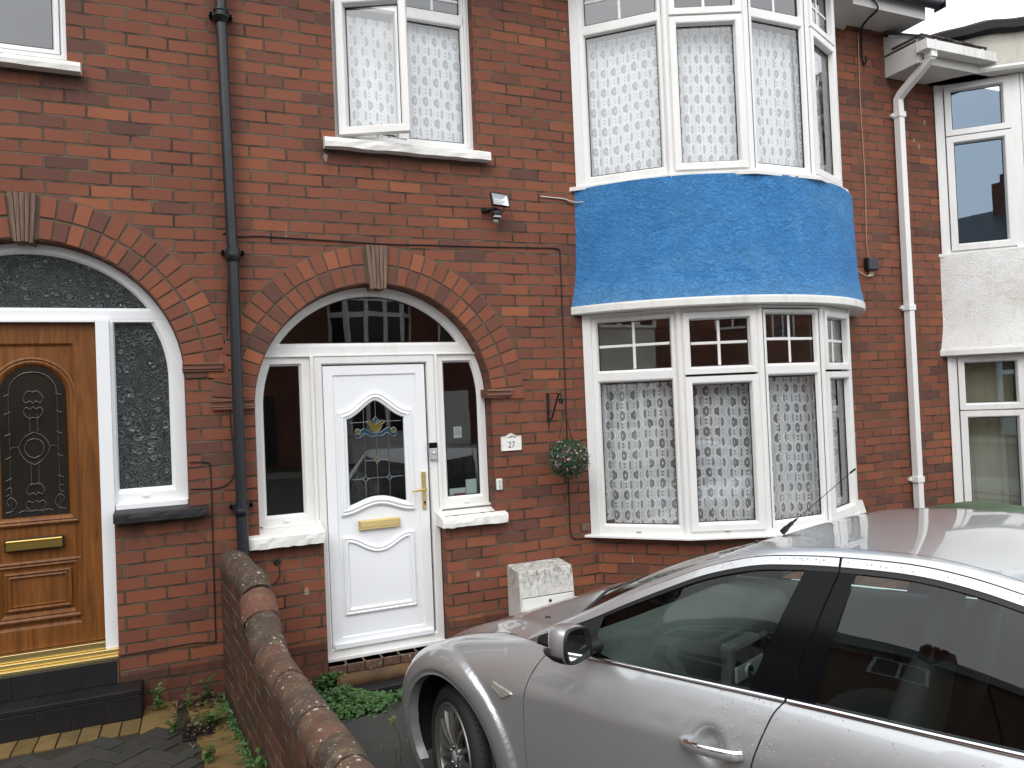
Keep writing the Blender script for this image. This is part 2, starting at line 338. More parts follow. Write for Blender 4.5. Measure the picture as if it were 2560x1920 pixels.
m = NT('tyre'); m.P(Base_Color=(.014, .014, .014), Roughness=.75, Normal=m.bump(m.noise(m.coord(), 60, 4), .3, .003)); M['tyre'] = m.m
simple('mirror_glass', (.7, .72, .74), .02, 1., var=0)

# ---------------------------------------------------------------- object helpers
def tag(o, label=None, cat=None, group=None, kind=None):
    for k, v in (('label', label), ('category', cat), ('group', group), ('kind', kind)):
        if v: o[k] = v
    return o
def thing(name, label, cat, loc=(0, 0, 0), rz=0., group=None):
    o = bpy.data.objects.new(name, None); o.location = loc; o.rotation_euler = (0, 0, rz); o.empty_display_size = .1
    col.objects.link(o); 
    ROOT[o.name] = Vector(loc) if rz == 0 else None
    return tag(o, label, cat, group)
ROOT = {}
def rootloc(p):
    while p is not None and p.parent is not None: p = p.parent
    if p is None: return Vector((0, 0, 0))
    v = ROOT.get(p.name); return v if v is not None else Vector((0, 0, 0))
class MB:
    def __init__(s): s.v = []; s.f = []; s.mi = []; s.c = []; s.sm = []; s.uv = {}
    def add(s, vs, fs, mi=0, c=None, sm=False, uvs=None):
        b = len(s.v); s.v += [Vector(x) for x in vs]
        for k, f in enumerate(fs):
            if uvs: s.uv[len(s.f)] = [uvs[i] for i in f]
            s.f.append([i+b for i in f]); s.mi.append(mi); s.c.append(random.random() if c is None else c); s.sm.append(sm)
        return s
    def box(s, x0, x1, y0, y1, z0, z1, mi=0, c=None, T=None):
        vs = [(x, y, z) for z in (z0, z1) for y in (y0, y1) for x in (x0, x1)]
        if T: vs = [T(*v) for v in vs]
        cc = random.random() if c is None else c
        return s.add(vs, [(0, 2, 3, 1), (4, 5, 7, 6), (0, 1, 5, 4), (2, 6, 7, 3), (0, 4, 6, 2), (1, 3, 7, 5)], mi, cc)
    def tube(s, pts, r, n=8, mi=0, c=.5, caps=True, closed=False, r2=None, flat=None):
        pts = [Vector(p) for p in pts]; rings = []; m_ = len(pts); up = None; vs = []
        for i, p in enumerate(pts):
            if closed: t = pts[(i+1) % m_]-pts[i-1]
            else: t = pts[min(i+1, m_-1)]-pts[max(i-1, 0)]
            if t.length < 1e-9: t = Vector((0, 0, 1))
            t.normalize()
            if up is None: up = t.orthogonal().normalized()
            up = (up-t*up.dot(t)); up = up.normalized() if up.length > 1e-6 else t.orthogonal().normalized()
            b = t.cross(up); rr = r[i] if isinstance(r, (list, tuple)) else r
            for k in range(n):
                a = 2*PI*k/n; vs.append(p+(up*math.cos(a)+b*math.sin(a))*rr)
        fs = []
        L = m_ if closed else m_-1
        for i in range(L):
            j = (i+1) % m_
            for k in range(n): fs.append((i*n+k, i*n+(k+1) % n, j*n+(k+1) % n, j*n+k))
        s.add(vs, fs, mi, c, True)
        if caps and not closed:
            s.add(vs[:n], [tuple(reversed(range(n)))], mi, c); s.add(vs[-n:], [tuple(range(n))], mi, c)
        return s
    def lathe(s, prof, O, ax, n=24, mi=0, c=.5, sm=True):
        ax = Vector(ax).normalized(); u = ax.orthogonal().normalized(); v = ax.cross(u); vs = []; O = Vector(O)
        for h, r in prof:
            for k in range(n): a = 2*PI*k/n; vs.append(O+ax*h+(u*math.cos(a)+v*math.sin(a))*r)
        fs = [(i*n+k, i*n+(k+1) % n, (i+1)*n+(k+1) % n, (i+1)*n+k) for i in range(len(prof)-1) for k in range(n)]
        return s.add(vs, fs, mi, c, sm)
    def grid(s, rows, mi=0, c=.5, sm=True, closed=False, uvs=None, flip=False):
        nr, nc = len(rows), len(rows[0]); vs = [p for r_ in rows for p in r_]
        fs = []
        for i in range(nr-1):
            for j in range(nc if closed else nc-1):
                k = (j+1) % nc; q = (i*nc+j, i*nc+k, (i+1)*nc+k, (i+1)*nc+j); fs.append(tuple(reversed(q)) if flip else q)
        return s.add(vs, fs, mi, c, sm, uvs=uvs)
    def ring(s, path, prof, T, mi=0, c=.5, sm=False):
        loops = [offs(path, i_) for i_, o_ in prof]; n = len(path)
        rows = [[T(x, z, prof[k][1]) for x, z in loops[k]] for k in range(len(prof))]
        return s.grid(rows, mi, c, sm, closed=True)
    def poly(s, path, T, o=0., mi=0, c=.5):
        return s.add([T(x, z, o) for x, z in path], [tuple(range(len(path)))], mi, c)
    def build(s, name, mat, parent=None, bevel=0., uvw=False, solid=0., recalc=True, merge=False, kind=None, label=None, loc=None, sub=0, autosm=None):
        if not s.v: return None
        L = rootloc(parent) if parent is not None else Vector(loc or (0, 0, 0))
        me = bpy.data.meshes.new(name); me.from_pydata([tuple(v-L) for v in s.v], [], s.f)
        for mt in (mat if isinstance(mat, (list, tuple)) else [mat]): me.materials.append(M[mt])
        me.polygons.foreach_set('material_index', s.mi); me.polygons.foreach_set('use_smooth', s.sm)
        at_ = me.attributes.new('rnd', 'FLOAT', 'FACE'); at_.data.foreach_set('value', s.c)
        if uvw or s.uv:
            ul = me.uv_layers.new(name='UVMap')
            for p in me.polygons:
                if p.index in s.uv and s.uv[p.index]:
                    for li, q in zip(p.loop_indices, s.uv[p.index]): ul.data[li].uv = q
                else:
                    nx, ny, nz = p.normal
                    for li in p.loop_indices:
                        co = me.vertices[me.loops[li].vertex_index].co+L
                        if abs(nz) > .75: ul.data[li].uv = (co.x, co.y)
                        else:
                            h = math.hypot(nx, ny); ul.data[li].uv = ((-ny*co.x+nx*co.y)/h, co.z)
        if recalc or merge:
            bm = bmesh.new(); bm.from_mesh(me)
            if merge: bmesh.ops.remove_doubles(bm, verts=bm.verts, dist=1e-5)
            if recalc: bmesh.ops.recalc_face_normals(bm, faces=bm.faces)
            bm.to_mesh(me); bm.free()
        me.update(); ob = bpy.data.objects.new(name, me); col.objects.link(ob)
        if parent is not None: ob.parent = parent
        else: ob.location = L
        if solid: md = ob.modifiers.new('thick', 'SOLIDIFY'); md.thickness = solid; md.offset = -1
        if bevel: md = ob.modifiers.new('bevel', 'BEVEL'); md.width = bevel; md.segments = 2; md.limit_method = 'ANGLE'; md.angle_limit = R(40)
        if sub: md = ob.modifiers.new('sub', 'SUBSURF'); md.levels = sub; md.render_levels = sub
        if kind: ob['kind'] = kind
        if label: ob['label'] = label
        return ob
def offs(path, d):
    if abs(d) < 1e-9: return list(path)
    n = len(path); A = sum(path[i][0]*path[(i+1) % n][1]-path[(i+1) % n][0]*path[i][1] for i in range(n)); sg = 1 if A > 0 else -1
    out = []
    for i in range(n):
        p0, p1, p2 = path[i-1], path[i], path[(i+1) % n]
        e1 = (p1[0]-p0[0], p1[1]-p0[1]); e2 = (p2[0]-p1[0], p2[1]-p1[1]); l1 = math.hypot(*e1) or 1e-9; l2 = math.hypot(*e2) or 1e-9
        n1 = (-e1[1]/l1*sg, e1[0]/l1*sg); n2 = (-e2[1]/l2*sg, e2[0]/l2*sg)
        bx, by = n1[0]+n2[0], n1[1]+n2[1]; q = bx*bx+by*by
        if q < .2: out.append((p1[0]+n1[0]*d, p1[1]+n1[1]*d))
        else: out.append((p1[0]+2*bx*d/q, p1[1]+2*by*d/q))
    return out
def rect(x0, x1, z0, z1): return [(x0, z0), (x1, z0), (x1, z1), (x0, z1)]
def plane_T(Y): return lambda x, z, o: Vector((x, Y-o, z))
def facet_T(a, b, off=0.):
    a = Vector(a); b = Vector(b); d = (b-a).normalized(); n = Vector((d.y, -d.x))
    return lambda x, z, o: Vector((a.x+d.x*x+n.x*(o+off), a.y+d.y*x+n.y*(o+off), z))
def fill_2d(name, outer, holes, y0, thick, mat, parent, uvw=True, jitter=0.):
    cu = bpy.data.curves.new('tmp', 'CURVE'); cu.dimensions = '2D'; cu.fill_mode = 'BOTH'; cu.extrude = thick/2
    for lp in [outer]+holes:
        sp = cu.splines.new('POLY'); sp.points.add(len(lp)-1); sp.use_cyclic_u = True
        for p, q in zip(sp.points, lp): p.co = (q[0], q[1], 0, 1)
    tmp = bpy.data.objects.new('tmp', cu); col.objects.link(tmp)
    me = bpy.data.meshes.new_from_object(tmp.evaluated_get(bpy.context.evaluated_depsgraph_get()))
    bpy.data.objects.remove(tmp); mb = MB()
    vs = [(v.co.x, y0+thick/2+v.co.z, v.co.y) for v in me.vertices]
    mb.add(vs, [tuple(p.vertices) for p in me.polygons], 0, .5); bpy.data.meshes.remove(me)
    bm = mb.build(name, mat, parent, merge=True)
    # box style uv after the normals are right
    L = rootloc(parent); me = bm.data; ul = me.uv_layers.new(name='UVMap')
    for p in me.polygons:
        nx, ny, nz = p.normal
        for li in p.loop_indices:
            co = me.vertices[me.loops[li].vertex_index].co+L
            if abs(nz) > .9: ul.data[li].uv = (co.x, co.y)
            else:
                h = math.hypot(nx, ny) or 1; ul.data[li].uv = ((-ny*co.x+nx*co.y)/h, co.z)
    return bm
def arc(cx, cz, r, a0, a1, n): return [(cx+r*math.cos(R(a0+(a1-a0)*i/n)), cz+r*math.sin(R(a0+(a1-a0)*i/n))) for i in range(n+1)]
def catmull(pts, n=8):
    out = []; P = [Vector(p) for p in pts]
    for i in range(len(P)-1):
        p0 = P[i-1] if i else P[0]*2-P[1]; p1, p2 = P[i], P[i+1]; p3 = P[i+2] if i+2 < len(P) else P[-1]*2-P[-2]
        for k in range(n):
            t = k/n; out.append(.5*((2*p1)+(p2-p0)*t+(2*p0-5*p1+4*p2-p3)*t*t+(3*p1-p0-3*p2+p3)*t**3))
    out.append(P[-1]); return out
def lerpt(tab, x):
    if x <= tab[0][0]: return tab[0][1]
    for (a, b), (c, d) in zip(tab, tab[1:]):
        if x <= c: t = (x-a)/(c-a); t = t; return b+(d-b)*t
    return tab[-1][1]
def smooth(x, a, b):
    t = min(1, max(0, (x-a)/(b-a))); return t*t*(3-2*t)
def text_mesh(mb, body, size, T, mi=0, sx=1., center=True, font=None):
    cu = bpy.data.curves.new('t', 'FONT'); cu.body = body; cu.size = size; cu.align_x = 'CENTER' if center else 'LEFT'; cu.resolution_u = 4
    tmp = bpy.data.objects.new('t', cu); col.objects.link(tmp)
    me = bpy.data.meshes.new_from_object(tmp.evaluated_get(bpy.context.evaluated_depsgraph_get())); bpy.data.objects.remove(tmp)
    mb.add([T(v.co.x*sx, v.co.y, 0) for v in me.vertices], [tuple(p.vertices) for p in me.polygons], mi, .5); bpy.data.meshes.remove(me)
# ================================================================ TERRACE
def rnd_path(p, j): return p
def voussoirs(parent, cx, cz, R0, n, Y, key_w=.12):
    """two rings of header bricks with mortar behind, keystone gap left at the top"""
    mbm = MB(); a0, a1 = -2, 182
    for y_ in (0,):
        inner = arc(cx, cz, R0-.001, a0+2, a1-2, 60); outer = arc(cx, cz, R0+.268, a0+2, a1-2, 60)
        for i in range(60):
            (x0, z0), (x1, z1) = inner[i], inner[i+1]; (x2, z2), (x3, z3) = outer[i+1], outer[i]
            vs = [(x0, Y-.004, z0), (x1, Y-.004, z1), (x2, Y-.004, z2), (x3, Y-.004, z3), (x0, Y+.1, z0), (x1, Y+.1, z1)]
            mbm.add(vs, [(0, 1, 2, 3), (0, 4, 5, 1)])
    ring = mbm.build('arch_mortar', 'mortar', parent)
    mb = MB()
    for r0, r1, kh in ((R0, R0+.124, key_w*.5), (R0+.134, R0+.262, key_w*.5+.012)):
        cnt = n//2; k0 = (kh+.004)/r0; span = PI/2-k0+.02; w_ = span*r0/cnt-.006
        for sd in (-1, 1):
            for k in range(cnt):
                ac = PI/2+sd*(k0+span*(k+.5)/cnt)+random.uniform(-.002, .002); hw_ = w_/2*random.uniform(.95, 1.0); x = random.uniform
                q0 = r0+x(0, .004); q1 = r1-x(0, .005); yy = Y-.009-x(0, .003); u = (math.cos(ac), math.sin(ac)); t = (-u[1], u[0])
                def pt(r, h, y): return (cx+u[0]*r+t[0]*h, y, cz+u[1]*r+t[1]*h)
                g_ = 1.06
                vs = [pt(q0, -hw_, yy), pt(q0, hw_, yy), pt(q1, hw_*g_, yy), pt(q1, -hw_*g_, yy), pt(q0, -hw_, Y+.105), pt(q0, hw_, Y+.105), pt(q1, hw_*g_, Y+.105), pt(q1, -hw_*g_, Y+.105)]
                mb.add(vs, [(0, 1, 2, 3), (7, 6, 5, 4), (0, 4, 5, 1), (1, 5, 6, 2), (2, 6, 7, 3), (3, 7, 4, 0)])
    return mb.build('brick_arch', 'brick_unit', parent, bevel=.0025)
def keystone(parent, cx, z0, z1, w0, w1, Y):
    mb = MB(); n = 5
    for k in range(n):   # vertical strips of tile on edge
        a, b = k/n, (k+1)/n; g = .0015; d = Y-.028-random.uniform(0, .008)
        xb0, xb1 = cx-w0/2+w0*a+g, cx-w0/2+w0*b-g; xt0, xt1 = cx-w1/2+w1*a+g, cx-w1/2+w1*b-g
        zz0 = z0+random.uniform(-.006, .006)
        mb.add([(xb0, d, zz0), (xb1, d, zz0), (xt1, d, z1), (xt0, d, z1), (xb0, Y+.1, zz0), (xb1, Y+.1, zz0), (xt1, Y+.1, z1), (xt0, Y+.1, z1)],
               [(0, 1, 2, 3), (7, 6, 5, 4), (0, 4, 5, 1), (1, 5, 6, 2), (2, 6, 7, 3), (3, 7, 4, 0)])
    return mb.build('keystone', 'keystone_tile', parent, bevel=.002)
def impost(parent, x0, x1, z0, z1, Y, over=.0):
    mb = MB(); n = 4
    for k in range(n):
        a = z0+(z1-z0)*k/n; b = z0+(z1-z0)*(k+1)/n; p = (.022, .030, .024, .034)[k]+random.uniform(-.004, .004)
        mb.box(x0-random.uniform(0, .008), x1+random.uniform(0, .006), Y-p, Y+.12, a+.0012, b-.0012)
    return mb.build('impost', 'impost_tile', parent, bevel=.0015)
PROF_FIX = [(0, -.05), (0, .0), (.040, .0), (.050, -.012), (.058, -.026), (.058, -.034)]
def frame_ring(mb, path, T, w, dep=.06, prot=0., gl=-.03):
    mb.ring(path, [(0, prot-dep), (0, prot), (w-.018, prot), (w-.010, prot-.004), (w, gl+.006), (w, gl-.01)], T)
def gasket_ring(mb, path, T, w, gl=-.03):
    mb.ring(path, [(w-.001, gl-.004), (w-.001, gl+.004), (w+.006, gl+.004), (w+.006, gl-.004)], T)
def curtain(x0, x1, z0, z1, T, depth, mat, label, group, name='net_curtain', amp=.012, period=.085, scale=1., sag=0.):
    nx = max(12, int((x1-x0)/.008)); nz = 8; rows = []; uvs = []; ph = random.uniform(0, 6); gath = 1.18
    us = []
    ph2 = random.uniform(0, 6)
    for i in range(nz+1):
        z = z0+(z1-z0)*i/nz; row = []
        for j in range(nx+1):
            x = x0+(x1-x0)*j/nx
            a_ = amp*(.55+.45*math.sin(x*7+ph2))
            y = -depth+a_*math.sin(2*PI*x/period+ph+.5*math.sin(x*9+z*1.2))+.4*a_*math.sin(4.7*PI*x/period+z*2+ph)
            u = (x-x0)*gath+.010*math.cos(2*PI*x/period+ph)+.006*math.sin(z*5)*math.sin(x*9)
            row.append(T(x, z, y)); uvs.append((u/scale+ph, (z+.008*math.sin(x*11+ph))/scale))
        rows.append(row)
    mb = MB(); mb.grid(rows, 0, .5, True, uvs=uvs)
    c = sum((p for r_ in rows for p in r_), Vector())/(len(rows)*len(rows[0])); lo = Vector((c.x, c.y, z0))
    o = mb.build(name, mat, None, recalc=False, loc=lo); tag(o, label, 'curtain', group); return o

# ------------------------------------------------------------ middle house (number 27)
mid = thing('brick_house', 'red brick terraced house with white arched doorway and tall blue rendered bay', 'house', (3.3, 0, 0))
CX, CZ, AR = 1.175, 1.92, .843
door_hole = [(.745, -.2), (.745, 1.07), (.332, 1.07)]+list(reversed(arc(CX, CZ, AR, 0, 180, 48)))+[(2.018, 1.07), (1.62, 1.07), (1.62, -.2)]
up_hole = rect(.93, 1.99, 3.79, 5.12)
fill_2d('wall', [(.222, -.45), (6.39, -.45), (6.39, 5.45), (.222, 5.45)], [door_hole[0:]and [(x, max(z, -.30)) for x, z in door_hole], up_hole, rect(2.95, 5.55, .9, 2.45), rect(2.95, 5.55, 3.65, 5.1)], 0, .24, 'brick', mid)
voussoirs(mid, CX, CZ+.002, AR+.003, 34, 0)
keystone(mid, 1.187, 2.728, 3.035, .115, .165, 0)
for a, b in ((.075, .332), (1.985, 2.178)): impost(mid, a, b, 1.918, 1.986, 0)
# sills of the side lights
def sill(parent, x0, x1, y0, y1, z0, z1, slope, mat, name='sill', rough=.004):
    mb = MB(); n = 14; rows = []
    for i in range(n+1):
        x = x0+(x1-x0)*i/n; r_ = lambda: random.uniform(-rough, rough)
        e = .006 if i in (0, n) else 0
        rows.append([Vector((x, y1, z0)), Vector((x, y0+e+r_(), z0+r_())), Vector((x, y0+e-.002+r_(), z0+(z1-z0)*.5)), Vector((x, y0+e+r_(), z1-.008)), Vector((x, y0+.01+e, z1+r_()*.4)), Vector((x, y1, z1+slope))])
    mb.grid(rows, 0, .5, False); mb.add(rows[0], [tuple(range(6))]); mb.add(rows[-1], [tuple(reversed(range(6)))])
    return mb.build(name, mat, parent)
sill(mid, .262, .748, -.065, .15, .992, 1.068, .035, 'sill_paint')
sill(mid, 1.583, 2.092, -.065, .15, .990, 1.055, .045, 'sill_paint')
sill(mid, .845, 2.072, -.075, .12, 3.702, 3.768, .05, 'sill_paint')
# ---- arched door frame
T = plane_T(.13)
fr = MB()
def arched(x0, x1, z0, arcpts): return None
lun_o = list(reversed(arc(CX, CZ, AR-.004, math.degrees(math.asin((2.266-CZ)/AR)), 180-math.degrees(math.asin((2.266-CZ)/AR)), 40)))
lun = [(lun_o[0][0], 2.266)]+lun_o[1:-1]+[(lun_o[-1][0], 2.266)]
# lunette: glass outline given, frame = band between
gl_arc = arc(1.162, 1.906, .788, math.degrees(math.asin((2.357-1.906)/.788)), 180-math.degrees(math.asin((2.357-1.906)/.788)), 40)
def band(mb, outer, inner, T, gl=-.03):
    n = len(outer); rows = [[T(x, z, -.06) for x, z in outer], [T(x, z, 0) for x, z in outer]]
    mid_ = [(i[0]+(o[0]-i[0])*.22, i[1]+(o[1]-i[1])*.22) for o, i in zip(outer, inner)]
    rows += [[T(x, z, 0) for x, z in mid_], [T(x, z, gl+.006) for x, z in inner], [T(x, z, gl-.012) for x, z in inner]]
    mb.grid(rows, 0, .5, False, closed=True)
def sample_closed(path, n):
    P = [Vector((a, b)) for a, b in path]; P.append(P[0]); L = [0]
    for a, b in zip(P, P[1:]): L.append(L[-1]+(b-a).length)
    out = []; k = 0
    for i in range(n):
        d = L[-1]*i/n
        while L[k+1] < d: k += 1
        t = (d-L[k])/((L[k+1]-L[k]) or 1); out.append(tuple(P[k].lerp(P[k+1], t)))
    return out
def match(inner, outer_c):
    """outer points matching the inner ones corner to corner: same number of points on both"""
    return outer_c
o_arc = arc(CX, CZ, AR-.004, math.degrees(math.asin((2.266-CZ)/AR)), 180-math.degrees(math.asin((2.266-CZ)/AR)), 40)
band(fr, o_arc, gl_arc, T)
# side lights (left then right) : glass 0.37..0.642 / 1.695..1.961
def circ_x(z, r, cx, side): 
    q = r*r-max(0, z-CZ)**2; return cx+side*math.sqrt(max(q, 0))
def sidelight(side, xin_o, xin_g, zb_o, zb_g, zt_o, zt_g, rg):
    n = 16; zo = [zb_o+(zt_o-zb_o)*i/n for i in range(n+1)]; zg = [zb_g+(zt_g-zb_g)*i/n for i in range(n+1)]
    outer = [(circ_x(z, AR-.004, CX, side), z) for z in zo]+[(xin_o, zt_o), (xin_o, zb_o)]
    inner = [(circ_x(z, rg, CX, side), z) for z in zg]+[(xin_g, zt_g), (xin_g, zb_g)]
    band(fr, outer, inner, T); return inner
gL = sidelight(-1, .712, .640, 1.108, 1.176, 2.266, 2.202, AR-.062)
gR = sidelight(1, 1.637, 1.695, 1.118, 1.190, 2.266, 2.202, AR-.062)
# small drip ledge under transom, posts
fr.box(.40, 1.945, .112, .135, 2.262, 2.272); fr.box(.712, .736, .105, .19, 1.1, 2.262); fr.box(1.615, 1.637, .105, .19, 1.1, 2.262)
fr.box(.36, .716, .10, .18, 1.096, 1.110); fr.box(1.637, 2.02, .10, .18, 1.106, 1.120)
fo = fr.build('window_frame', 'upvc', mid, bevel=.0015)
fr = MB()
frame_d = [(.738, .150), (.738, 2.262), (1.614, 2.262), (1.614, .150)]
fr.ring(frame_d, [(0, -.07), (0, .012), (.05, .012), (.058, .0), (.058, -.07)], T)
fr.box(.738, 1.614, .090, .19, .128, .150)
fd = fr.build('door_frame', 'upvc', mid, bevel=.002)
g = MB(); g.poly(gl_arc, T, -.036); g.build('fanlight_glass', 'pane_dark', mid)
g = MB(); g.poly(gL, T, -.036); g.build('sidelight_glass', 'pane_dark', mid)
g = MB(); g.poly(gR, T, -.036); g.build('sidelight_glass', 'pane_dark', mid)
g = MB()
for path in (gl_arc, gL, gR): g.ring(path, [(-.002, -.034), (-.002, -.026), (.006, -.026), (.006, -.034)], T)
g.build('window_seal', 'gasket', mid)
for x_, z_ in ((.52, 1.135), (1.83, 1.145)):
    m_ = MB(); m_.box(x_-.018, x_+.018, .118, .132, z_-.006, z_+.006); m_.build('drain_cap', 'upvc_clean', mid, bevel=.002)
m_ = MB(); m_.box(.722, .750, .10, .13, 1.085, 1.118); m_.build('trim_end', 'upvc', mid, bevel=.002); m_ = MB(); m_.box(1.600, 1.628, .10, .13, 1.085, 1.118); m_.build('trim_end', 'upvc', mid, bevel=.002)
# ---- front door leaf
T = plane_T(.135)
leaf = MB()
dp = rect(.800, 1.540, .205, 2.194)
leaf.ring(dp, [(0, -.05), (0, .006), (.066, .006), (.074, -.004), (.078, -.004)], T)
leaf.box(.812, 1.53, .100, .13, .205, .238)
def ogee_top(x0, x1, zs, zp, n=24, sgn=1):
    """curved top: flat shoulders, S curve up to a central arch; returns points from x0 to x1"""
    out = []; cx_ = (x0+x1)/2; hw = (x1-x0)/2
    for i in range(n+1):
        x = x0+(x1-x0)*i/n; t = abs(x-cx_)/hw
        f = .5*(1+math.cos(PI*min(1, t/.93)))
        out.append((x, zs+(zp-zs)*f*sgn))
    return out
door = leaf.build('front_door', 'upvc_clean', mid, bevel=.001, label='white panelled front door with leaded glass')
mo = MB()
top = ogee_top(.893, 1.432, 1.865, 2.000, 28); bot = list(reversed(ogee_top(.893, 1.432, 1.125, 1.185, 28)))
outl = top+bot
mo.ring(outl, [(0, -.004), (0, .012), (.012, .018), (.020, .012), (.026, .016), (.036, .020), (.046, .012), (.060, .008), (.066, -.004)], T)
low = [(.897, .425), (1.418, .425), (1.418, .972)]+[(x, z) for x, z in reversed([(x, .972-.085*.5*(1+math.cos(PI*min(1, abs(x-1.1575)/.22)))) for x in [.93+.455*i/24 for i in range(25)]])]+[(.897, .972)]
mo.ring(low, [(0, -.004), (0, .010), (.010, .014), (.018, .006), (.024, .010), (.034, .012), (.042, .002), (.046, -.004)], T)
mo.build('panel_moulding', 'upvc_clean', door, bevel=0)
gp = offs(outl, .064)
_h = offs(outl, .058); _t = sorted(p for p in _h if p[1] > 1.5 and .952 < p[0] < 1.373); _b = sorted(p for p in _h if p[1] < 1.5 and .952 < p[0] < 1.373)
_t = [(.952, _t[0][1])]+_t+[(1.373, _t[-1][1])]; _b = [(.952, _b[0][1])]+_b+[(1.373, _b[-1][1])]
mb = MB(); mb.add([T(x, z, -.0035) for x, z in rect(.876, .952, .281, 2.118)]+[T(x, z, -.0035) for x, z in rect(1.373, 1.464, .281, 2.118)], [(0, 1, 2, 3), (4, 5, 6, 7)])
mb.grid([[T(x, z, -.0035) for x, z in _t], [T(x, 2.118, -.0035) for x, z in _t]], 0, .5, False); mb.grid([[T(x, z, -.0035) for x, z in _b], [T(x, .281, -.0035) for x, z in _b]], 0, .5, False); mb.build('door_skin', 'upvc_clean', door)
g = MB(); g.poly(gp, T, .002); g.build('leaded_glass', 'pane_dark', door)
# lead cames and coloured pieces; local frame of the glass: centre cx, drawn from the photograph's layout
ca = MB(); cxg = 1.1625
def G(u, v): return T(cxg+u, v, .006)
def line(pts, r=.0028): ca.tube([G(*p) for p in pts], r, 6)
zt = lambda x: lerpt(sorted([(p[0], p[1]) for p in offs(top, .064)]), x)
zb = lambda x: lerpt(sorted([(p[0], p[1]) for p in offs(bot, .064)]), x)
topc = sorted([(p[0], p[1]) for p in gp if p[1] > 1.5]); botc = sorted([(p[0], p[1]) for p in gp if p[1] < 1.5])
for u in (-.087, 0, .087):
    x = cxg+u; z1_ = lerpt(topc, x); z0_ = lerpt(botc, x)
    if u == 0: line([(0, z1_), (0, 1.815)]); line([(0, 1.70), (0, 1.535)]); line([(0, 1.475), (0, z0_)])
    else: line([(u, z1_), (u, 1.738)]); line([(u, 1.70), (u, 1.405)]); line([(u, 1.348), (u, z0_)])
line([(-.187, 1.782), (-.06, 1.785)]); line([(.187, 1.782), (.06, 1.785)])
def star(cx_, cz_, a, b, mat):
    pts = []
    for q in range(4):
        a0 = q*PI/2; p = (math.cos(a0)*a, math.sin(a0)*b); p2 = (math.cos(a0+PI/2)*a, math.sin(a0+PI/2)*b)
        for k in range(6):
            t = k/6; mx_, my_ = (p[0]*(1-t)+p2[0]*t), (p[1]*(1-t)+p2[1]*t); s_ = 1-.9*t*(1-t)*1.4; pts.append((cx_+mx_*s_, cz_+my_*s_))
    line(pts+[pts[0]]); st = MB(); st.add([T(cxg+x, z, .004) for x, z in pts]+[T(cxg+cx_, cz_, .004)], [(i, (i+1) % len(pts), len(pts)) for i in range(len(pts))])
    st.build('stained_piece', mat, door)
star(0, 1.795, .026, .032, 'stain_blue'); star(0, 1.505, .026, .032, 'stain_yellow'); star(-.087, 1.376, .026, .030, 'stain_blue'); star(.087, 1.376, .026, .030, 'stain_blue')
for s_ in (-1, 1):
    line([(s_*.022, 1.505), (s_*.087, 1.505)]); line([(s_*.110, 1.378), (s_*.187, 1.378)]); line([(s_*.064, 1.378), (0, 1.380)])
    for q in range(2): pass
    tul = [(0, 1.760), (s_*.018, 1.775), (s_*.045, 1.792), (s_*.068, 1.782), (s_*.048, 1.765), (s_*.040, 1.740), (s_*.022, 1.715), (0, 1.707)]
    tl = [tuple(v) for v in catmull([(a, b, 0) for a, b in tul], 5)]; tl = [(a, b) for a, b, _ in tl]; line(tl)
    st = MB(); st.add([T(cxg+a, b, .004) for a, b in tl], [tuple(range(len(tl)))]); st.build('stained_piece', 'stain_yellow', door)
    up_ = [(0, 1.700), (s_*.03, 1.704), (s_*.06, 1.722), (s_*.087, 1.738), (s_*.108, 1.726), (s_*.120, 1.712)]
    lo_ = [(0, 1.684), (s_*.03, 1.678), (s_*.06, 1.690), (s_*.085, 1.702), (s_*.100, 1.690), (s_*.122, 1.672), (s_*.146, 1.682), (s_*.152, 1.712), (s_*.140, 1.735), (s_*.122, 1.738)]
    cu_ = [(a, b) for a, b, _ in catmull([(a, b, 0) for a, b in up_], 4)]; cl_ = [(a, b) for a, b, _ in catmull([(a, b, 0) for a, b in lo_], 4)]
    line(cu_); line(cl_)
    circ = [(s_*.127+.019*math.cos(t*PI/9), 1.715+.019*math.sin(t*PI/9)) for t in range(18)]; line(circ+[circ[0]])
    st = MB(); st.add([T(cxg+a, b, .0045) for a, b in circ], [tuple(range(18))]); st.build('stained_piece', 'stain_yellow', door)
    n_ = min(len(cu_), 22); cl2 = cl_[:29]
    st = MB(); rows = [[T(cxg+a, b, .0035) for a, b in cu_[:21]], [T(cxg+a, b, .0035) for a, b in cl2[:21]]]; st.grid(rows, 0, .5, False); st.build('stained_piece', 'stain_blue', door)
ca.build('lead_came', 'came', door)
mb = MB(); mb.box(1.011, 1.312, .112, .131, 1.014, 1.083); mb.box(1.018, 1.305, .108, .114, 1.030, 1.078); mb.build('letterbox', 'brass_plate', door, bevel=.003)
mb = MB(); mb.box(1.486, 1.517, .112, .131, 1.122, 1.398); mb.build('handle_plate', 'brass_plate', door, bevel=.004)
mb = MB(); mb.lathe([(0, .012), (.018, .010), (.042, .009)], (1.503, .114, 1.268), (0, -1, 0), 14); mb.tube([(1.503, .078, 1.268), (1.48, .072, 1.268), (1.40, .070, 1.262)], [.009, .009, .006], 10)
mb.build('door_handle', 'brass', door)
mb = MB(); mb.lathe([(0, .009), (.004, .008), (.004, 0)], (1.503, .1115, 1.172), (0, -1, 0), 14); mb.box(1.5, 1.506, .107, .112, 1.150, 1.172); mb.build('keyhole', 'black_plastic', door)
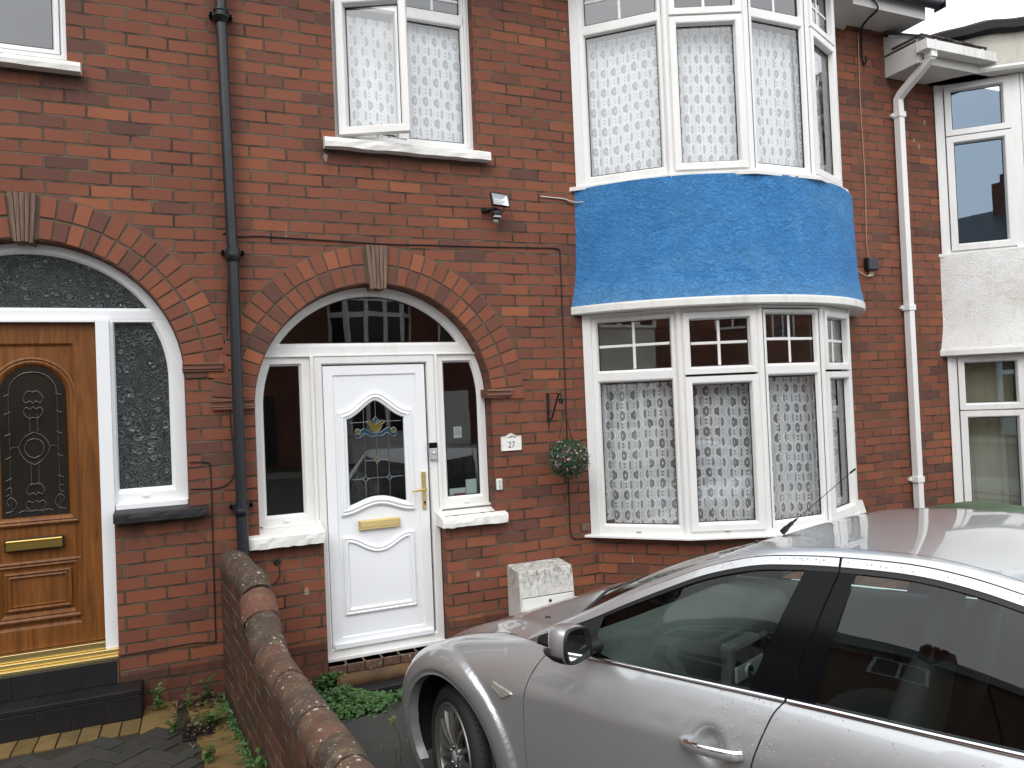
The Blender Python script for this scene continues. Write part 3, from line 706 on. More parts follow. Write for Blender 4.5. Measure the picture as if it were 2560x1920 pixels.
# threshold masonry under the door
mb = MB()
for k in range(7):
    x0 = .745+.875*k/7; mb.box(x0+.004, x0+.875/7-.004, -.006-random.uniform(0, .006), .2, .072, .127)
mb.build('brick_course', 'coping_brown', mid, bevel=.003)
mb = MB(); mb.box(.75, 1.615, .012, .25, -.1, .127); mb.build('threshold_mortar', 'mortar', mid)
mb = MB(); rows = []
for i in range(20):
    x = .79+.86*i/19; r_ = lambda: random.uniform(-.008, .008)
    rows.append([Vector((x, .1, .066)), Vector((x, -.045+r_(), .066+r_()*.3)), Vector((x, -.06+r_(), .03)), Vector((x, -.055+r_(), -.02)), Vector((x, 0, -.03))])
mb.grid(rows); mb.add(rows[0], [(0, 1, 2, 3, 4)]); mb.add(rows[-1], [(4, 3, 2, 1, 0)])
mb.build('door_step', 'step_stone', mid)
mb = MB(); mb.box(.80, 1.75, -.175, .05, -.045, -.008); mb.build('step_tread', 'black_tile', mid, bevel=.004)
mb = MB(); mb.box(.805, 1.75, -.165, .05, -.12, -.0465); mb.build('step_riser', 'red_tile', mid)
# wall beneath the left side light is in the facade; hall interior
def room(parent, x0, x1, y0, y1, z0, z1, mat='room_dark', name='room'):
    mb = MB(); vs = [(x, y, z) for z in (z0, z1) for y in (y0, y1) for x in (x0, x1)]
    mb.add(vs, [(0, 2, 3, 1), (4, 5, 7, 6), (2, 6, 7, 3), (0, 4, 6, 2), (1, 3, 7, 5)]); return mb.build(name, mat, parent, recalc=False)
room(mid, .26, 2.3, .25, 2.2, 0, 2.9); room(mid, .3, 2.6, .25, 2.6, 3.3, 5.2, 'room_wall'); room(mid, 2.8, 5.7, .25, 3.2, .2, 2.7, 'room_wall'); room(mid, 2.8, 5.7, .25, 3.2, 3.2, 5.3, 'room_wall')
# ---- upper window, casement ajar
T = plane_T(.08)
def window(name, parent, T, x0, x1, z0, z1, glass='pane', w=.06, mat='upvc', prot=0., dep=.06, wseal=True, bars=None, label=None):
    mb = MB(); frame_ring(mb, rect(x0, x1, z0, z1), T, w, dep, prot)
    o = mb.build(name, mat, parent, bevel=0, label=label)
    g = MB(); gp = offs(rect(x0, x1, z0, z1), w-.004); g.poly(gp, T, -.034+0*prot); g.build('pane', glass, o)
    s_ = MB(); gasket_ring(s_, rect(x0, x1, z0, z1), T, w); s_.build('window_seal', 'gasket', o)
    if bars:
        b = MB(); cx_, cz_ = (x0+x1)/2, (z0+z1)/2; bw = .011
        for (p, q, r_, t_) in ((cx_-bw, cx_+bw, z0+w-.002, z1-w+.002), (x0+w-.002, cx_-bw-.0004, cz_-bw, cz_+bw), (cx_+bw+.0004, x1-w+.002, cz_-bw, cz_+bw)):
            path = rect(p, q, r_, t_); b.ring(path, [(0, -.033), (0, -.030), (.003, -.027)], T); b.poly(offs(path, .003), T, -.027)
        b.build('glazing_bar', mat, o)
    return o
uw = MB(); frame_ring(uw, rect(.932, 1.988, 3.815, 5.118), T, .045, .07)
uwf = uw.build('window_frame', 'upvc', mid)
mb = MB(); mb.box(1.415, 1.475, .085, .14, 3.86, 5.07); mb.box(1.477, 1.943, .085, .14, 4.778, 4.85); mb.box(.977, 1.413, .085, .14, 4.80, 4.86)
mb.build('mullion', 'upvc', uwf, bevel=.003)
window('fixed_light', mid, T, 1.470, 1.948, 3.846, 4.785, w=.026, prot=-.006, dep=.05)
window('top_light', mid, T, 1.470, 1.948, 4.838, 5.09, w=.026, prot=-.006, dep=.05, bars=True)
window('top_light', mid, T, .972, 1.42, 4.85, 5.09, w=.026, prot=-.006, dep=.05)
an = R(25.8); hp = Vector((.973, .05)); hd = Vector((math.cos(an), -math.sin(an))); hn = Vector((-math.sin(an), -math.cos(an)))
Ts = lambda x, z, o: Vector((hp.x+hd.x*x+hn.x*o, hp.y+hd.y*x+hn.y*o, z))
window('open_casement', mid, Ts, 0, .503, 3.824, 4.81, w=.062, prot=.022, dep=.06, label='white casement swung open')
mb = MB(); mb.tube([(1.39, .10, 3.875), (1.17, .05, 3.868), (1.10, 0, 3.85)], .006, 6); mb.build('window_stay', 'black_plastic', mid)

# ---- two storey bay
CN = [(2.83, 0.), (3.38, -.50), (3.95, -.745), (4.57, -.745), (5.12, -.50), (5.67, 0.)]
FT = [facet_T(CN[i], CN[i+1]) for i in range(5)]
FL = [(Vector(CN[i+1])-Vector(CN[i])).length for i in range(5)]
def bay(parent, CN, FT, FL, z0, z1, ztr0, ztr1, mat, kinds, gl='pane', bars=True, zsash=None, corner_w=.05):
    mb = MB()
    for i in range(5):  # corner posts and outer frame of each facet
        T = FT[i]; L = FL[i]; mb.ring(rect(0.004, L-.004, z0, z1), [(0, -.07), (0, .0), (.03, .0), (.036, -.006), (.036, -.05)], T)
        if kinds[i] == 'jamb': mb.box(0, 1, 0, 1, 0, 1, T=lambda x, y, z, T=T: T(-.005+x*.068, z0+z*(z1-z0), -.05+y*.068))
    for i in range(1, 5):
        c = Vector(CN[i]); b = ((Vector(CN[i])-Vector(CN[i-1])).normalized()+(Vector(CN[i])-Vector(CN[i+1])).normalized()).normalized()
        out = -b if b.y > 0 else b
        mb.tube([(c.x-out.x*.018, c.y-out.y*.018, z0), (c.x-out.x*.018, c.y-out.y*.018, z1)], .029, 12)
    fo = mb.build('bay_frame', mat, parent, bevel=.001)
    for i in range(5):
        T = FT[i]; L = FL[i]; k = kinds[i]; a = (.063 if k == 'jamb' else .022); b = L-.022
        if i == 4: a, b = .022, L-.063
        if k == 'sash':
            a, b = .030, L-.062 if False else L-.032
            window('opening_light', parent, T, a, b, z0+.030, ztr0-.010, gl, .062, mat, .020, .05)
            window('opening_light', parent, T, a, b, ztr0+.008, z1-.036, gl, .058, mat, .020, .05, bars=bars)
        else:
            window('fixed_light', parent, T, a, b, z0+.028, ztr0+.02, gl, .048, mat, 0., .05)
            window('top_light', parent, T, a, b, ztr0+.02, z1-.02, gl, .048, mat, 0., .05, bars=bars)
    return fo
KB = ['jamb', 'sash', 'fixed', 'sash', 'fixed']
bay(mid, CN, FT, FL, .812, 2.542, 2.026, 0, 'upvc', KB)
bay(mid, CN, FT, FL, 3.570, 5.30, 4.79, 0, 'upvc', KB)
def poly_sill(parent, CN, z0, z1, out, mat, name='bay_sill', ext=.07, inner=.06):
    P = [Vector(c) for c in CN]; pth = []; inn = []
    for i, c in enumerate(P):
        if i == 0: e = (P[1]-c).normalized(); n = Vector((e.y, -e.x)); p = c+n*out; p = Vector((p.x-(0-p.y)*0, p.y)); p = c+n*out; p.y = 0; p.x = c.x-ext; q = c+Vector((inner, 0))
        elif i == len(P)-1: p = Vector((c.x+ext, 0)); q = c-Vector((inner, 0))
        else:
            e1 = (c-P[i-1]).normalized(); e2 = (P[i+1]-c).normalized(); n = (Vector((e1.y, -e1.x))+Vector((e2.y, -e2.x))).normalized(); p = c+n*out/max(.6, n.dot(Vector((e1.y, -e1.x)))); q = c-n*inner
        pth.append(p); inn.append(q)
    mb = MB(); rows = [[Vector((q.x, q.y, z0)) for q in inn], [Vector((p.x, p.y, z0)) for p in pth], [Vector((p.x, p.y, z1-.006)) for p in pth], [Vector((p.x*.999+q.x*.001, p.y+.004, z1)) for p, q in zip(pth, inn)], [Vector((q.x, q.y, z1+.012)) for q in inn]]
    mb.grid(rows, 0, .5, False); return mb.build(name, mat, parent)
poly_sill(mid, CN, .788, .806, .075, 'upvc')
poly_sill(mid, CN, 3.535, 3.566, .055, 'white_trim')
for i, s_ in ((0, .37), (1, .30)):
    mb = MB(); T = FT[i]; mb.box(0, 1, 0, 1, 0, 1, T=lambda x, y, z, T=T: T(s_-.02+x*.04, .826+z*.005, .001+y*.002)); mb.build('drain_slot', 'gasket', mid)
# brick base of the bay
mb = MB(); cb = [(c[0]+(.05 if k == 0 else -.05 if k == 5 else 0), c[1]+(.03 if 0 < k < 5 else 0)) for k, c in enumerate(CN)]
for i in range(5):
    a, b = Vector(cb[i]), Vector(cb[i+1]); mb.add([(a.x, a.y, -.4), (b.x, b.y, -.4), (b.x, b.y, .787), (a.x, a.y, .787)], [(0, 1, 2, 3)])
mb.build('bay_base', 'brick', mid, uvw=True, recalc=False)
# blue rendered spandrel, bowed and flared at its foot
BC, BR = (4.25, .914), 1.714
def bow(r, z, n=48, cx=BC[0], cy=BC[1]):
    a0 = math.acos(max(-1, min(1, (cy)/r))); out = []
    for i in range(n+1):
        a = -a0+2*a0*i/n; out.append(Vector((cx+r*math.sin(a), cy-r*math.cos(a), z)))
    return out
def spandrel(parent, cx, cy, BRr, z0, z1, zs, mat, smat, flare=.10, label=None):
    rows = []; rough_ = mat == 'render_blue'; NZ_, NX_ = (130, 400) if rough_ else (40, 96)
    ft_ = [(0., .053), (.03, .048), (.07, .040), (.12, .030), (.18, .020), (.24, .013), (.30, .008), (.5, .004), (2., 0.)]
    for i in range(NZ_+1):
        z = z1+(z0-z1)*i/NZ_; row = bow(BRr+lerpt(ft_, z-z0)+.004*math.sin(z*5), z, NX_, cx, cy)
        if rough_:   # trowelled roughcast, modelled in relief
            for k, p in enumerate(row):
                q = Vector((p.x*1.15, p.y*1.15, p.z)); n1 = noise.noise(q*34)+.55*noise.noise(q*71+Vector((3, 1, 7)))+.35*noise.noise(q*140); d1_ = .5+.5*noise.noise(q*4.2)
                h_ = max(0., n1+.12)*(.0030+.0050*d1_)+.0035*noise.noise(q*3.)
                fz_ = min(1, (z-z0)/.09); h_ *= .25+.75*fz_
                if abs(p.x-(3.865+.012*noise.noise(q*3))) < .006: h_ -= .004
                u_ = Vector((p.x-cx, p.y-cy, 0)).normalized(); row[k] = p+u_*h_
        rows.append(row)
    mb = MB(); mb.grid(rows, 0, .5, True); s_ = mb.build('bay_spandrel', mat, parent, label=label)
    rows = [bow(BRr-.02, z0+.004, 64, cx, cy), bow(BRr+.060, z0+.004, 64, cx, cy), bow(BRr+.063, z0-.01, 64, cx, cy), bow(BRr+.063, zs+.008, 64, cx, cy), bow(BRr+.056, zs, 64, cx, cy), bow(BRr-.25, zs, 64, cx, cy)]
    mb = MB(); mb.grid(rows, 0, .5, False); mb.build('bay_fascia', smat, parent, bevel=0)
spandrel(mid, BC[0], BC[1], 1.714, 2.607, 3.545, 2.545, 'render_blue', 'white_trim', label='bright blue textured render panel')
# eaves
def eave(parent, x0, x1, zs, y, hf, mat='soffit_white'):
    mb = MB(); mb.box(x0, x1, y, .0, zs, zs+.012); mb.box(x0, x1, y-.018, y, zs-.004, zs+hf); return mb.build('eaves', mat, parent, bevel=.002)
eave(mid, .222, 6.50, 5.352, -.31, .13)
mb = MB(); rows = []
for i in range(9):
    a = PI*i/8; rows.append([Vector((x, -.385-.055*math.cos(a), 5.50-.055*math.sin(a))) for x in (.222, 6.62)])
mb.grid(rows); mb.box(6.62, 6.635, -.445, -.325, 5.44, 5.51); mb.build('gutter', 'pipe_black', mid, solid=.004)
mb = MB(); mb.add([(.222, -.40, 5.50), (6.66, -.40, 5.50), (6.66, 3.0, 7.6), (.222, 3.0, 7.6), (.222, -.40, 5.475), (6.66, -.40, 5.475), (6.66, 3.0, 7.55), (.222, 3.0, 7.55)], [(0, 1, 2, 3), (4, 7, 6, 5), (0, 4, 5, 1), (1, 5, 6, 2)]); mb.build('roof', 'slate', mid)
mb = MB(); mb.grid([bow(1.55, 5.302, 32), bow(1.80, 5.302, 32), bow(1.80, 5.48, 32), bow(1.2, 5.50, 32)], 0, .5, False); mb.build('bay_roof', 'soffit_white', mid)
# net curtains
lab_u = ['upper bay net curtain behind the leftmost pane', 'upper bay net curtain behind the second pane from left', 'upper bay net curtain behind the middle pane', 'upper bay net curtain behind the narrow right pane', 'upper bay net curtain behind the far hidden right pane']
lab_l = [s.replace('upper', 'lower') for s in lab_u]
for i in range(5):
    if i < 4:
        curtain(.03, FL[i]-.03, 3.60, 4.76, FT[i], .13, 'lace', lab_u[i], 'net curtains in the bay windows', amp=.015)
        curtain(.03, FL[i]-.03, .86, 1.985, FT[i], .13, 'lace_lower', lab_l[i], 'net curtains in the bay windows', amp=.026, period=.075)
T8 = plane_T(.08)
curtain(.955, 1.42, 3.84, 4.76, T8, .10, 'lace', 'net curtain behind the open casement window', 'net curtains in the upper window')
curtain(1.44, 1.95, 3.84, 4.76, T8, .10, 'lace', 'net curtain behind the fixed pane right of the open casement', 'net curtains in the upper window')

# ------------------------------------------------------------ left house
lft = thing('brick_house', 'neighbouring red brick house with orange wood effect door under an arch', 'house', (-1.6, 0, 0))
LX, LZ, LR = -.94, 2.14, .852
Lh = [(-1.37, .415), (-1.37, 1.30), (LX-LR, 1.30)]+list(reversed(arc(LX, LZ, LR, 0, 180, 48)))+[(LX+LR, 1.30), (-.515, 1.30), (-.515, .415)]
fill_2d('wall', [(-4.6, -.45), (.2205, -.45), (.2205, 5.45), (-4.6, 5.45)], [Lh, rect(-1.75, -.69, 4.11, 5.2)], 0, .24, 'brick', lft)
voussoirs(lft, LX, LZ+.002, LR+.003, 34, 0); keystone(lft, -.945, 2.972, 3.268, .10, .15, 0)
impost(lft, -.10, .142, 2.17, 2.228, 0); impost(lft, -2.0, -1.79, 2.17, 2.228, 0)
sill(lft, -.515, .012, -.08, .14, 1.248, 1.306, .02, 'black_sill', rough=.002)
sill(lft, -1.86, -.611, -.075, .12, 4.022, 4.080, .06, 'sill_paint')
T = plane_T(.10)
fr = MB()
def lband(outer, inner): band(fr, outer, inner, T)
zo_, zg_ = 2.520, 2.595
a_o = math.degrees(math.asin((zo_-LZ)/(LR-.004))); o_arc = arc(LX, LZ, LR-.004, a_o, 180-a_o, 40)
a_g = math.degrees(math.asin((zg_-LZ)/(LR-.066))); g_arc = arc(LX, LZ, LR-.066, a_g, 180-a_g, 40); lband(o_arc, g_arc)
def lside(side, xo, xg):
    n = 16; zo = [1.315+(2.52-1.315)*i/n for i in range(n+1)]; zg = [1.440+(2.500-1.440)*i/n for i in range(n+1)]
    cxr = lambda z, r: LX+side*math.sqrt(max(0, r*r-max(0, z-LZ)**2))
    outer = [(cxr(z, LR-.004), z) for z in zo]+[(xo, 2.52), (xo, 1.315)]; inner = [(cxr(z, LR-.100), z) for z in zg]+[(xg, 2.50), (xg, 1.44)]
    lband(outer, inner); return inner
sR = lside(1, -.525, -.492); sL = lside(-1, -1.355, -1.388)
fr.box(-.592, -.516, .06, .16, .425, 2.515); fr.box(-1.364, -1.288, .06, .16, .425, 2.515); fr.box(-1.287, -.593, .065, .16, 2.50, 2.516)
fr.box(-.51, -.095, .055, .14, 1.312, 1.350)
fr.build('window_frame', 'upvc_clean', lft, bevel=.003)
m_ = MB(); m_.box(-.36, -.325, .085, .1, 1.385, 1.396); m_.build('drain_cap', 'upvc_clean', lft, bevel=.002)
for pth in (g_arc, sR, sL):
    g = MB(); g.poly(pth, T, -.034); g.build('patterned_glass', 'pattern_glass', lft)
T = plane_T(.115)
ol = MB(); dp = rect(-1.286, -.594, .515, 2.498)
ol.ring(dp, [(0, -.05), (0, .008), (.125, .008), (.132, .002), (.140, -.006), (.146, -.006)], T); ol.poly(offs(dp, .144), T, -.006)
od = ol.build('front_door', 'oak_upvc', lft, bevel=.001, label='orange wood effect front door with bevelled glass')
DX = -.945
def arch_path(cx, hw, z0, z1): 
    r = hw; return [(cx-hw, z0), (cx+hw, z0)]+arc(cx, z1-r, r, 0, 180, 24)
mo = MB()
mo.ring(arch_path(DX, .232, 1.262, 2.290), [(0, -.006), (0, .010), (.012, .018), (.022, .012), (.030, .016), (.042, .010), (.052, -.002), (.058, -.006)], T)
mo.ring(rect(DX-.232, DX+.232, .682, 1.050), [(0, -.006), (0, .010), (.012, .016), (.024, .008), (.032, .012), (.042, 0), (.052, -.004)], T)
mo.ring(rect(DX-.175, DX+.175, .752, .985), [(0, -.006), (0, .010), (.010, .014), (.020, .004), (.030, .010), (.036, -.006)], T)
mo.build('panel_moulding', 'oak_upvc', od)
gp = arch_path(DX, .176, 1.318, 2.234)
g = MB(); g.poly(gp, T, .0); g.build('bevelled_glass', 'bevel_glass', od)
ca = MB()
def L2(pts, r=.0035, n=5): 
    q = [(a, b) for a, b, _ in catmull([(a, b, 0) for a, b in pts], n)] if len(pts) > 2 else pts
    ca.tube([T(DX+u, v, .002) for u, v in q], r, 6)
for s_ in (-1, 1):
    L2([(s_*.128, 1.33), (s_*.128, 2.05)], .0025); L2([(s_*.128, 2.05), (s_*.118, 2.115), (s_*.085, 2.165), (s_*.045, 2.190), (0, 2.197)], .005)
    for z0_, w_, h_ in ((2.02, .052, .06), (1.97, .050, -.055), (1.46, .046, .055), (1.40, .052, -.05)):
        L2([(0, z0_+h_*.9), (s_*w_*.5, z0_+h_), (s_*w_, z0_+h_*.35), (s_*w_*.75, z0_-h_*.2), (s_*w_*.3, z0_), (0, z0_-h_*.3)], .0045)
    L2([(0, 1.83), (s_*.050, 1.80), (s_*.080, 1.735), (s_*.050, 1.665), (0, 1.63)], .004); L2([(0, 1.79), (s_*.035, 1.775), (s_*.050, 1.73), (s_*.035, 1.69), (0, 1.67)], .0045)
    L2([(s_*.020, 1.83), (s_*.020, 1.94)], .004); L2([(s_*.020, 1.64), (s_*.020, 1.50)], .004)
    L2([(s_*.08, 1.735), (s_*.10, 1.745), (s_*.128, 1.735)], .002)
    L2([(s_*.155, 1.35), (s_*.12, 1.36), (s_*.10, 1.40), (s_*.125, 1.44), (s_*.15, 1.42), (s_*.14, 1.39)], .0045); L2([(s_*.150, 1.45), (s_*.125, 1.47), (s_*.13, 1.50), (s_*.15, 1.49)], .004)
    L2([(s_*.09, 1.345), (s_*.06, 1.355), (s_*.03, 1.345)], .004)
    for z_ in (1.55, 1.68, 1.82, 1.95, 2.06): L2([(s_*.118, z_+.008), (s_*.150, z_-.008)], .0045)
ca.build('lead_came', 'came_dark', od)
for a, b in ((2.0, 0), ):
    pass
mb = MB(); mb.box(-1.110, -.800, .088, .108, 1.117, 1.192); mb.build('letterbox_surround', 'black_plastic', od, bevel=.002)
mb = MB(); mb.box(-1.102, -.808, .076, .090, 1.124, 1.185); mb.box(-1.102, -.808, .072, .078, 1.170, 1.182); mb.build('letterbox', 'brass', od, bevel=.003)
mb = MB(); mb.box(-1.30, -.594, .060, .12, .468, .512); mb.box(-1.36, -.516, .030, .14, .436, .466); mb.box(-1.37, -.516, -.008, .14, .412, .434); mb.build('threshold', 'gold_anodised', lft, bevel=.003)
# tiled step
st = thing('tiled_step', 'black tiled doorstep in front of the orange door', 'doorstep', (-1.3, -.2, .1))
mb = MB(); z0, z1, yf, xe = .095, .262, -.185, -.385
mb.box(-2.2, xe-.004, yf+.004, .0, .0, z1-.003); mb.box(-2.2, -.518, -.010, 0, z1, .409); mb.build('core', 'mortar', st)
tl = MB(); w_ = .182
for k in range(10):
    x1 = xe-k*w_-.002; x0 = x1-w_+.004
    tl.box(x0, x1, yf-.004, yf+.006, z0, z1-.030+.0)
    tl.box(x0, x1, yf-.006, -.011, z1-.004, z1+.004)
    x1 -= .14; x0 -= .14
    if x1 < -.5: tl.box(x0, min(x1, -.518), -.018, -.009, z1+.006, .408)
for k in range(1): tl.box(xe-.008, xe+.002, yf+.004, 0, z0-.02, z1-.006)
tl.box(-2.2, xe+.001, yf-.009, yf+.004, z1-.024, z1+.005)
tl.build('tile', 'black_tile', st, bevel=.0025)
# upper left window
T = plane_T(.08); wf = MB(); frame_ring(wf, rect(-1.748, -.692, 4.135, 5.198), T, .045, .07); wf.build('window_frame', 'upvc_clean', lft)
window('fixed_light', lft, T, -1.70, -.738, 4.175, 5.15, w=.035, prot=-.004, dep=.05, mat='upvc_clean')
room(lft, -2.3, .1, .25, 2.2, .3, 3.0); room(lft, -2.6, .1, .25, 2.6, 3.6, 5.3, 'room_wall')
eave(lft, -4.6, .2215, 5.352, -.31, .13)
mb = MB(); mb.add([(-4.6, -.40, 5.50), (.2218, -.40, 5.50), (.2218, 3.0, 7.6), (-4.6, 3.0, 7.6)], [(0, 1, 2, 3)]); mb.build('roof', 'slate', lft, solid=.03)

# ------------------------------------------------------------ right house (white bay)
rgt = thing('brick_house', 'neighbouring house with white rendered bay and cream parapet', 'house', (8.5, 0, 0))
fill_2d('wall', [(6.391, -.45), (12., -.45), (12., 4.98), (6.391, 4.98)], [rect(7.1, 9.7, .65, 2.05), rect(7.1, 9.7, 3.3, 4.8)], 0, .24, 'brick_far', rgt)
DXR = 4.17; CR = [(c[0]+DXR, c[1]) for c in CN]; FR = [facet_T(CR[i], CR[i+1]) for i in range(5)]
def nbay(z0, z1, ztr):
    mb = MB()
    for i in range(5):
        T, L = FR[i], FL[i]; mb.ring(rect(.004, L-.004, z0, z1), [(0, -.07), (0, 0), (.03, 0), (.036, -.006), (.036, -.05)], T)
    T = FR[0]; mb.box(0, 1, 0, 1, 0, 1, T=lambda x, y, z, T=T: T(-.006+x*.04, z0+z*(z1-z0), -.05+y*.075)); mb.box(0, 1, 0, 1, 0, 1, T=lambda x, y, z, T=T: T(.036+x*.04, z0+z*(z1-z0), -.05+y*.058)); mb.box(0, 1, 0, 1, 0, 1, T=lambda x, y, z, T=T: T(.650+x*.09, z0+z*(z1-z0), -.05+y*.066)); mb.box(0, 1, 0, 1, 0, 1, T=lambda x, y, z, T=FR[1]: T(.0+x*.03, z0+z*(z1-z0), -.05+y*.066))
    mb.build('bay_frame', 'upvc', rgt, bevel=.002)
    for i in range(5):
        T, L = FR[i], FL[i]; a, b = (.085, L-.090) if i == 0 else (.035, L-.035)
        window('opening_light', rgt, T, a, b, z0+.02, ztr-.006, 'pane_blue', .072, 'upvc', .022, .05); window('opening_light', rgt, T, a, b, ztr+.006, z1-.012, 'pane_blue', .066, 'upvc', .022, .05)
nbay(.52, 2.142, 1.59); nbay(3.185, 4.90, 4.365)
poly_sill(rgt, CR, 3.150, 3.182, .05, 'white_trim', ext=.05); poly_sill(rgt, CR, .50, .518, .06, 'upvc', ext=.05)
spandrel(rgt, BC[0]+DXR, BC[1], 1.714, 2.205, 3.155, 2.142, 'render_white', 'white_trim')
mb = MB(); 
for i in range(5):
    a, b = Vector(CR[i]), Vector(CR[i+1]); mb.add([(a.x, a.y+.02, -.4), (b.x, b.y+.02, -.4), (b.x, b.y+.02, .50), (a.x, a.y+.02, .50)], [(0, 1, 2, 3)])
mb.build('bay_base', 'render_white', rgt)
mb = MB(); bx = BC[0]+DXR
mb.grid([bow(1.55, 4.905, 48, bx), bow(1.80, 4.905, 48, bx), bow(1.815, 4.93, 48, bx), bow(1.80, 4.955, 48, bx)], 0, .5, False); mb.build('bay_fascia', 'white_trim', rgt)
mb = MB(); mb.grid([bow(1.785, 4.955, 48, bx), bow(1.80, 5.1, 48, bx), bow(1.81, 5.262, 48, bx)], 0, .5, True); mb.build('parapet', 'render_cream', rgt)
rows = []
for rr, z in ((1.60, 5.26), (1.86, 5.255), (1.90, 5.27), (1.90, 5.345), (1.86, 5.375), (1.0, 5.42), (.92, 5.42)): rows.append([Vector((p.x, p.y, p.z+.010*math.sin(p.x*9)+.006*math.sin(p.x*23))) for p in bow(rr, z, 48, bx)])
mb = MB(); mb.grid(rows, 0, .5, False); mb.build('roof_felt_edge', 'felt_black', rgt)
# box eaves
mb = MB(); mb.box(6.325, 7.35, -.35, 0, 4.905, 4.917); mb.box(6.325, 7.30, -.368, -.35, 4.900, 5.14); mb.box(6.318, 6.325, -.355, 0, 4.900, 5.12)
mb.add([(6.318, -.37, 5.10), (6.318, 0, 5.10), (6.318, 0, 5.31), (6.318, -.37, 5.125), (6.330, -.37, 5.10), (6.330, 0, 5.10), (6.330, 0, 5.31), (6.330, -.37, 5.125)], [(0, 1, 2, 3), (7, 6, 5, 4), (0, 3, 7, 4), (3, 2, 6, 7)])
mb.build('eaves', 'soffit_white', rgt, bevel=.002)
mb = MB(); mb.add([(6.30, -.42, 5.135), (7.4, -.42, 5.135), (7.4, .6, 5.70), (6.30, .6, 5.70), (6.30, -.42, 5.110), (7.4, -.42, 5.110), (7.4, .6, 5.66), (6.30, .6, 5.66)], [(0, 1, 2, 3), (4, 7, 6, 5), (0, 4, 5, 1), (3, 7, 4, 0), (1, 5, 6, 2)])
mb.build('roof', 'slate', rgt)
mb = MB()
for k in range(8): mb.box(6.30+k*.14, 6.434+k*.14, -.44+random.uniform(0, .02), -.1, 5.128+random.uniform(0, .01), 5.142+random.uniform(0, .01))
mb.build('mossy_tile_edge', 'coping_dark', rgt, bevel=.003)
# gutter (square profile) of right house
gt = MB(); gt.box(6.30, 7.255, -.475, -.375, 4.985, 4.990); gt.box(6.30, 7.255, -.480, -.472, 4.985, 5.075); gt.box(6.30, 7.255, -.378, -.370, 4.985, 5.06); gt.box(6.292, 6.30, -.482, -.368, 4.983, 5.078); gt.box(7.255, 7.262, -.482, -.368, 4.983, 5.078)
gt.box(6.40, 6.42, -.486, -.370, 4.979, 5.08); gt.box(7.05, 7.07, -.486, -.370, 4.979, 5.08)
o = gt.build('gutter', 'white_trim', None, bevel=.003, loc=(6.78, -.42, 4.98)); tag(o, 'short white square gutter on the eaves of the white bayed house', 'gutter')
# rooms + curtains
room(rgt, 7.0, 9.8, .25, 3.2, .2, 2.4, 'room_wall'); room(rgt, 7.0, 9.8, .25, 3.2, 3.1, 4.88, 'room_dark')
curtain(.10, FL[0]-.02, .62, 2.07, FR[0], .20, 'cream_curtain', 'cream pleated curtain behind the lower window of the white bayed house', None, name='curtain', amp=.035, period=.11)

# square white downpipe
dpw = thing('downpipe', 'white square downpipe with angled top between the brick houses', 'drainpipe', (6.41, -.06, -.05))
def sq_tube(mb, pts, a, b):
    P = [Vector(p) for p in pts]; rows = []
    for i, p in enumerate(P):
        t = (P[min(i+1, len(P)-1)]-P[max(i-1, 0)]).normalized(); X = Vector((1, 0, 0)); X = (X-t*X.dot(t)).normalized(); Y = t.cross(X)
        rows.append([p+X*sx*a+Y*sy*b for sx, sy in ((-1, -1), (1, -1), (1, 1), (-1, 1))])
    mb.grid(rows, 0, .5, False, closed=True); mb.add(rows[0], [(0, 1, 2, 3)]); mb.add(rows[-1], [(3, 2, 1, 0)])
mb = MB(); sq_tube(mb, [(6.425, -.052, -.1), (6.418, -.052, 4.60)], .034, .034); mb.build('pipe', 'upvc', dpw, bevel=.004)
mb = MB(); sq_tube(mb, [(6.418, -.052, 4.58), (6.418, -.052, 4.68), (6.416, -.09, 4.72), (6.405, -.37, 4.885), (6.403, -.425, 4.925), (6.403, -.43, 4.995)], .033, .033); mb.build('offset_bend', 'upvc', dpw, bevel=.003)
for z in (4.50, 2.60, .92): mb = MB(); mb.box(6.375, 6.468, -.094, 0, z, z+.055); mb.box(6.350, 6.375, -.03, 0, z+.015, z+.04); mb.build('socket_collar', 'upvc', dpw, bevel=.003)
mb = MB(); mb.box(6.364, 6.442, -.470, -.39, 4.925, 4.99); mb.build('socket_collar', 'upvc', dpw, bevel=.003)
# ================================================================ FIXTURES ON THE WALL
bp = thing('drainpipe', 'black round drainpipe clipped to the brickwork between the two front doors', 'drainpipe', (.222, -.08, .1))
mb = MB(); mb.tube([(.208, -.085, 5.40), (.205, -.085, 4.53)], .034, 20); mb.tube([(.205, -.085, 4.50), (.222, -.085, 3.0), (.228, -.085, 2.92)], .034, 20)
mb.tube([(.226, -.085, 2.95), (.222, -.085, 1.25)], .0345, 20); mb.tube([(.222, -.085, 1.24), (.232, -.085, .10)], .0375, 20); mb.build('pipe', 'pipe_black', bp)
mb = MB(); mb.lathe([(0, .036), (.0, .041), (.035, .043), (.035, .047), (.05, .047), (.05, .043), (.07, .043), (.07, .048), (.085, .048), (.09, .036)], (.205, -.085, 4.44), (0, 0, 1), 22)
mb.build('collar', 'pipe_black', bp); mb = MB(); mb.lathe([(0, .036), (0, .042), (.07, .042), (.075, .035)], (.226, -.085, 2.88), (0, 0, 1), 22); mb.build('collar', 'pipe_black', bp); mb = MB(); mb.lathe([(0, .038), (0, .043), (.05, .043), (.055, .036)], (.222, -.085, 1.23), (0, 0, 1), 22); mb.build('collar', 'pipe_black', bp)
mb = MB()
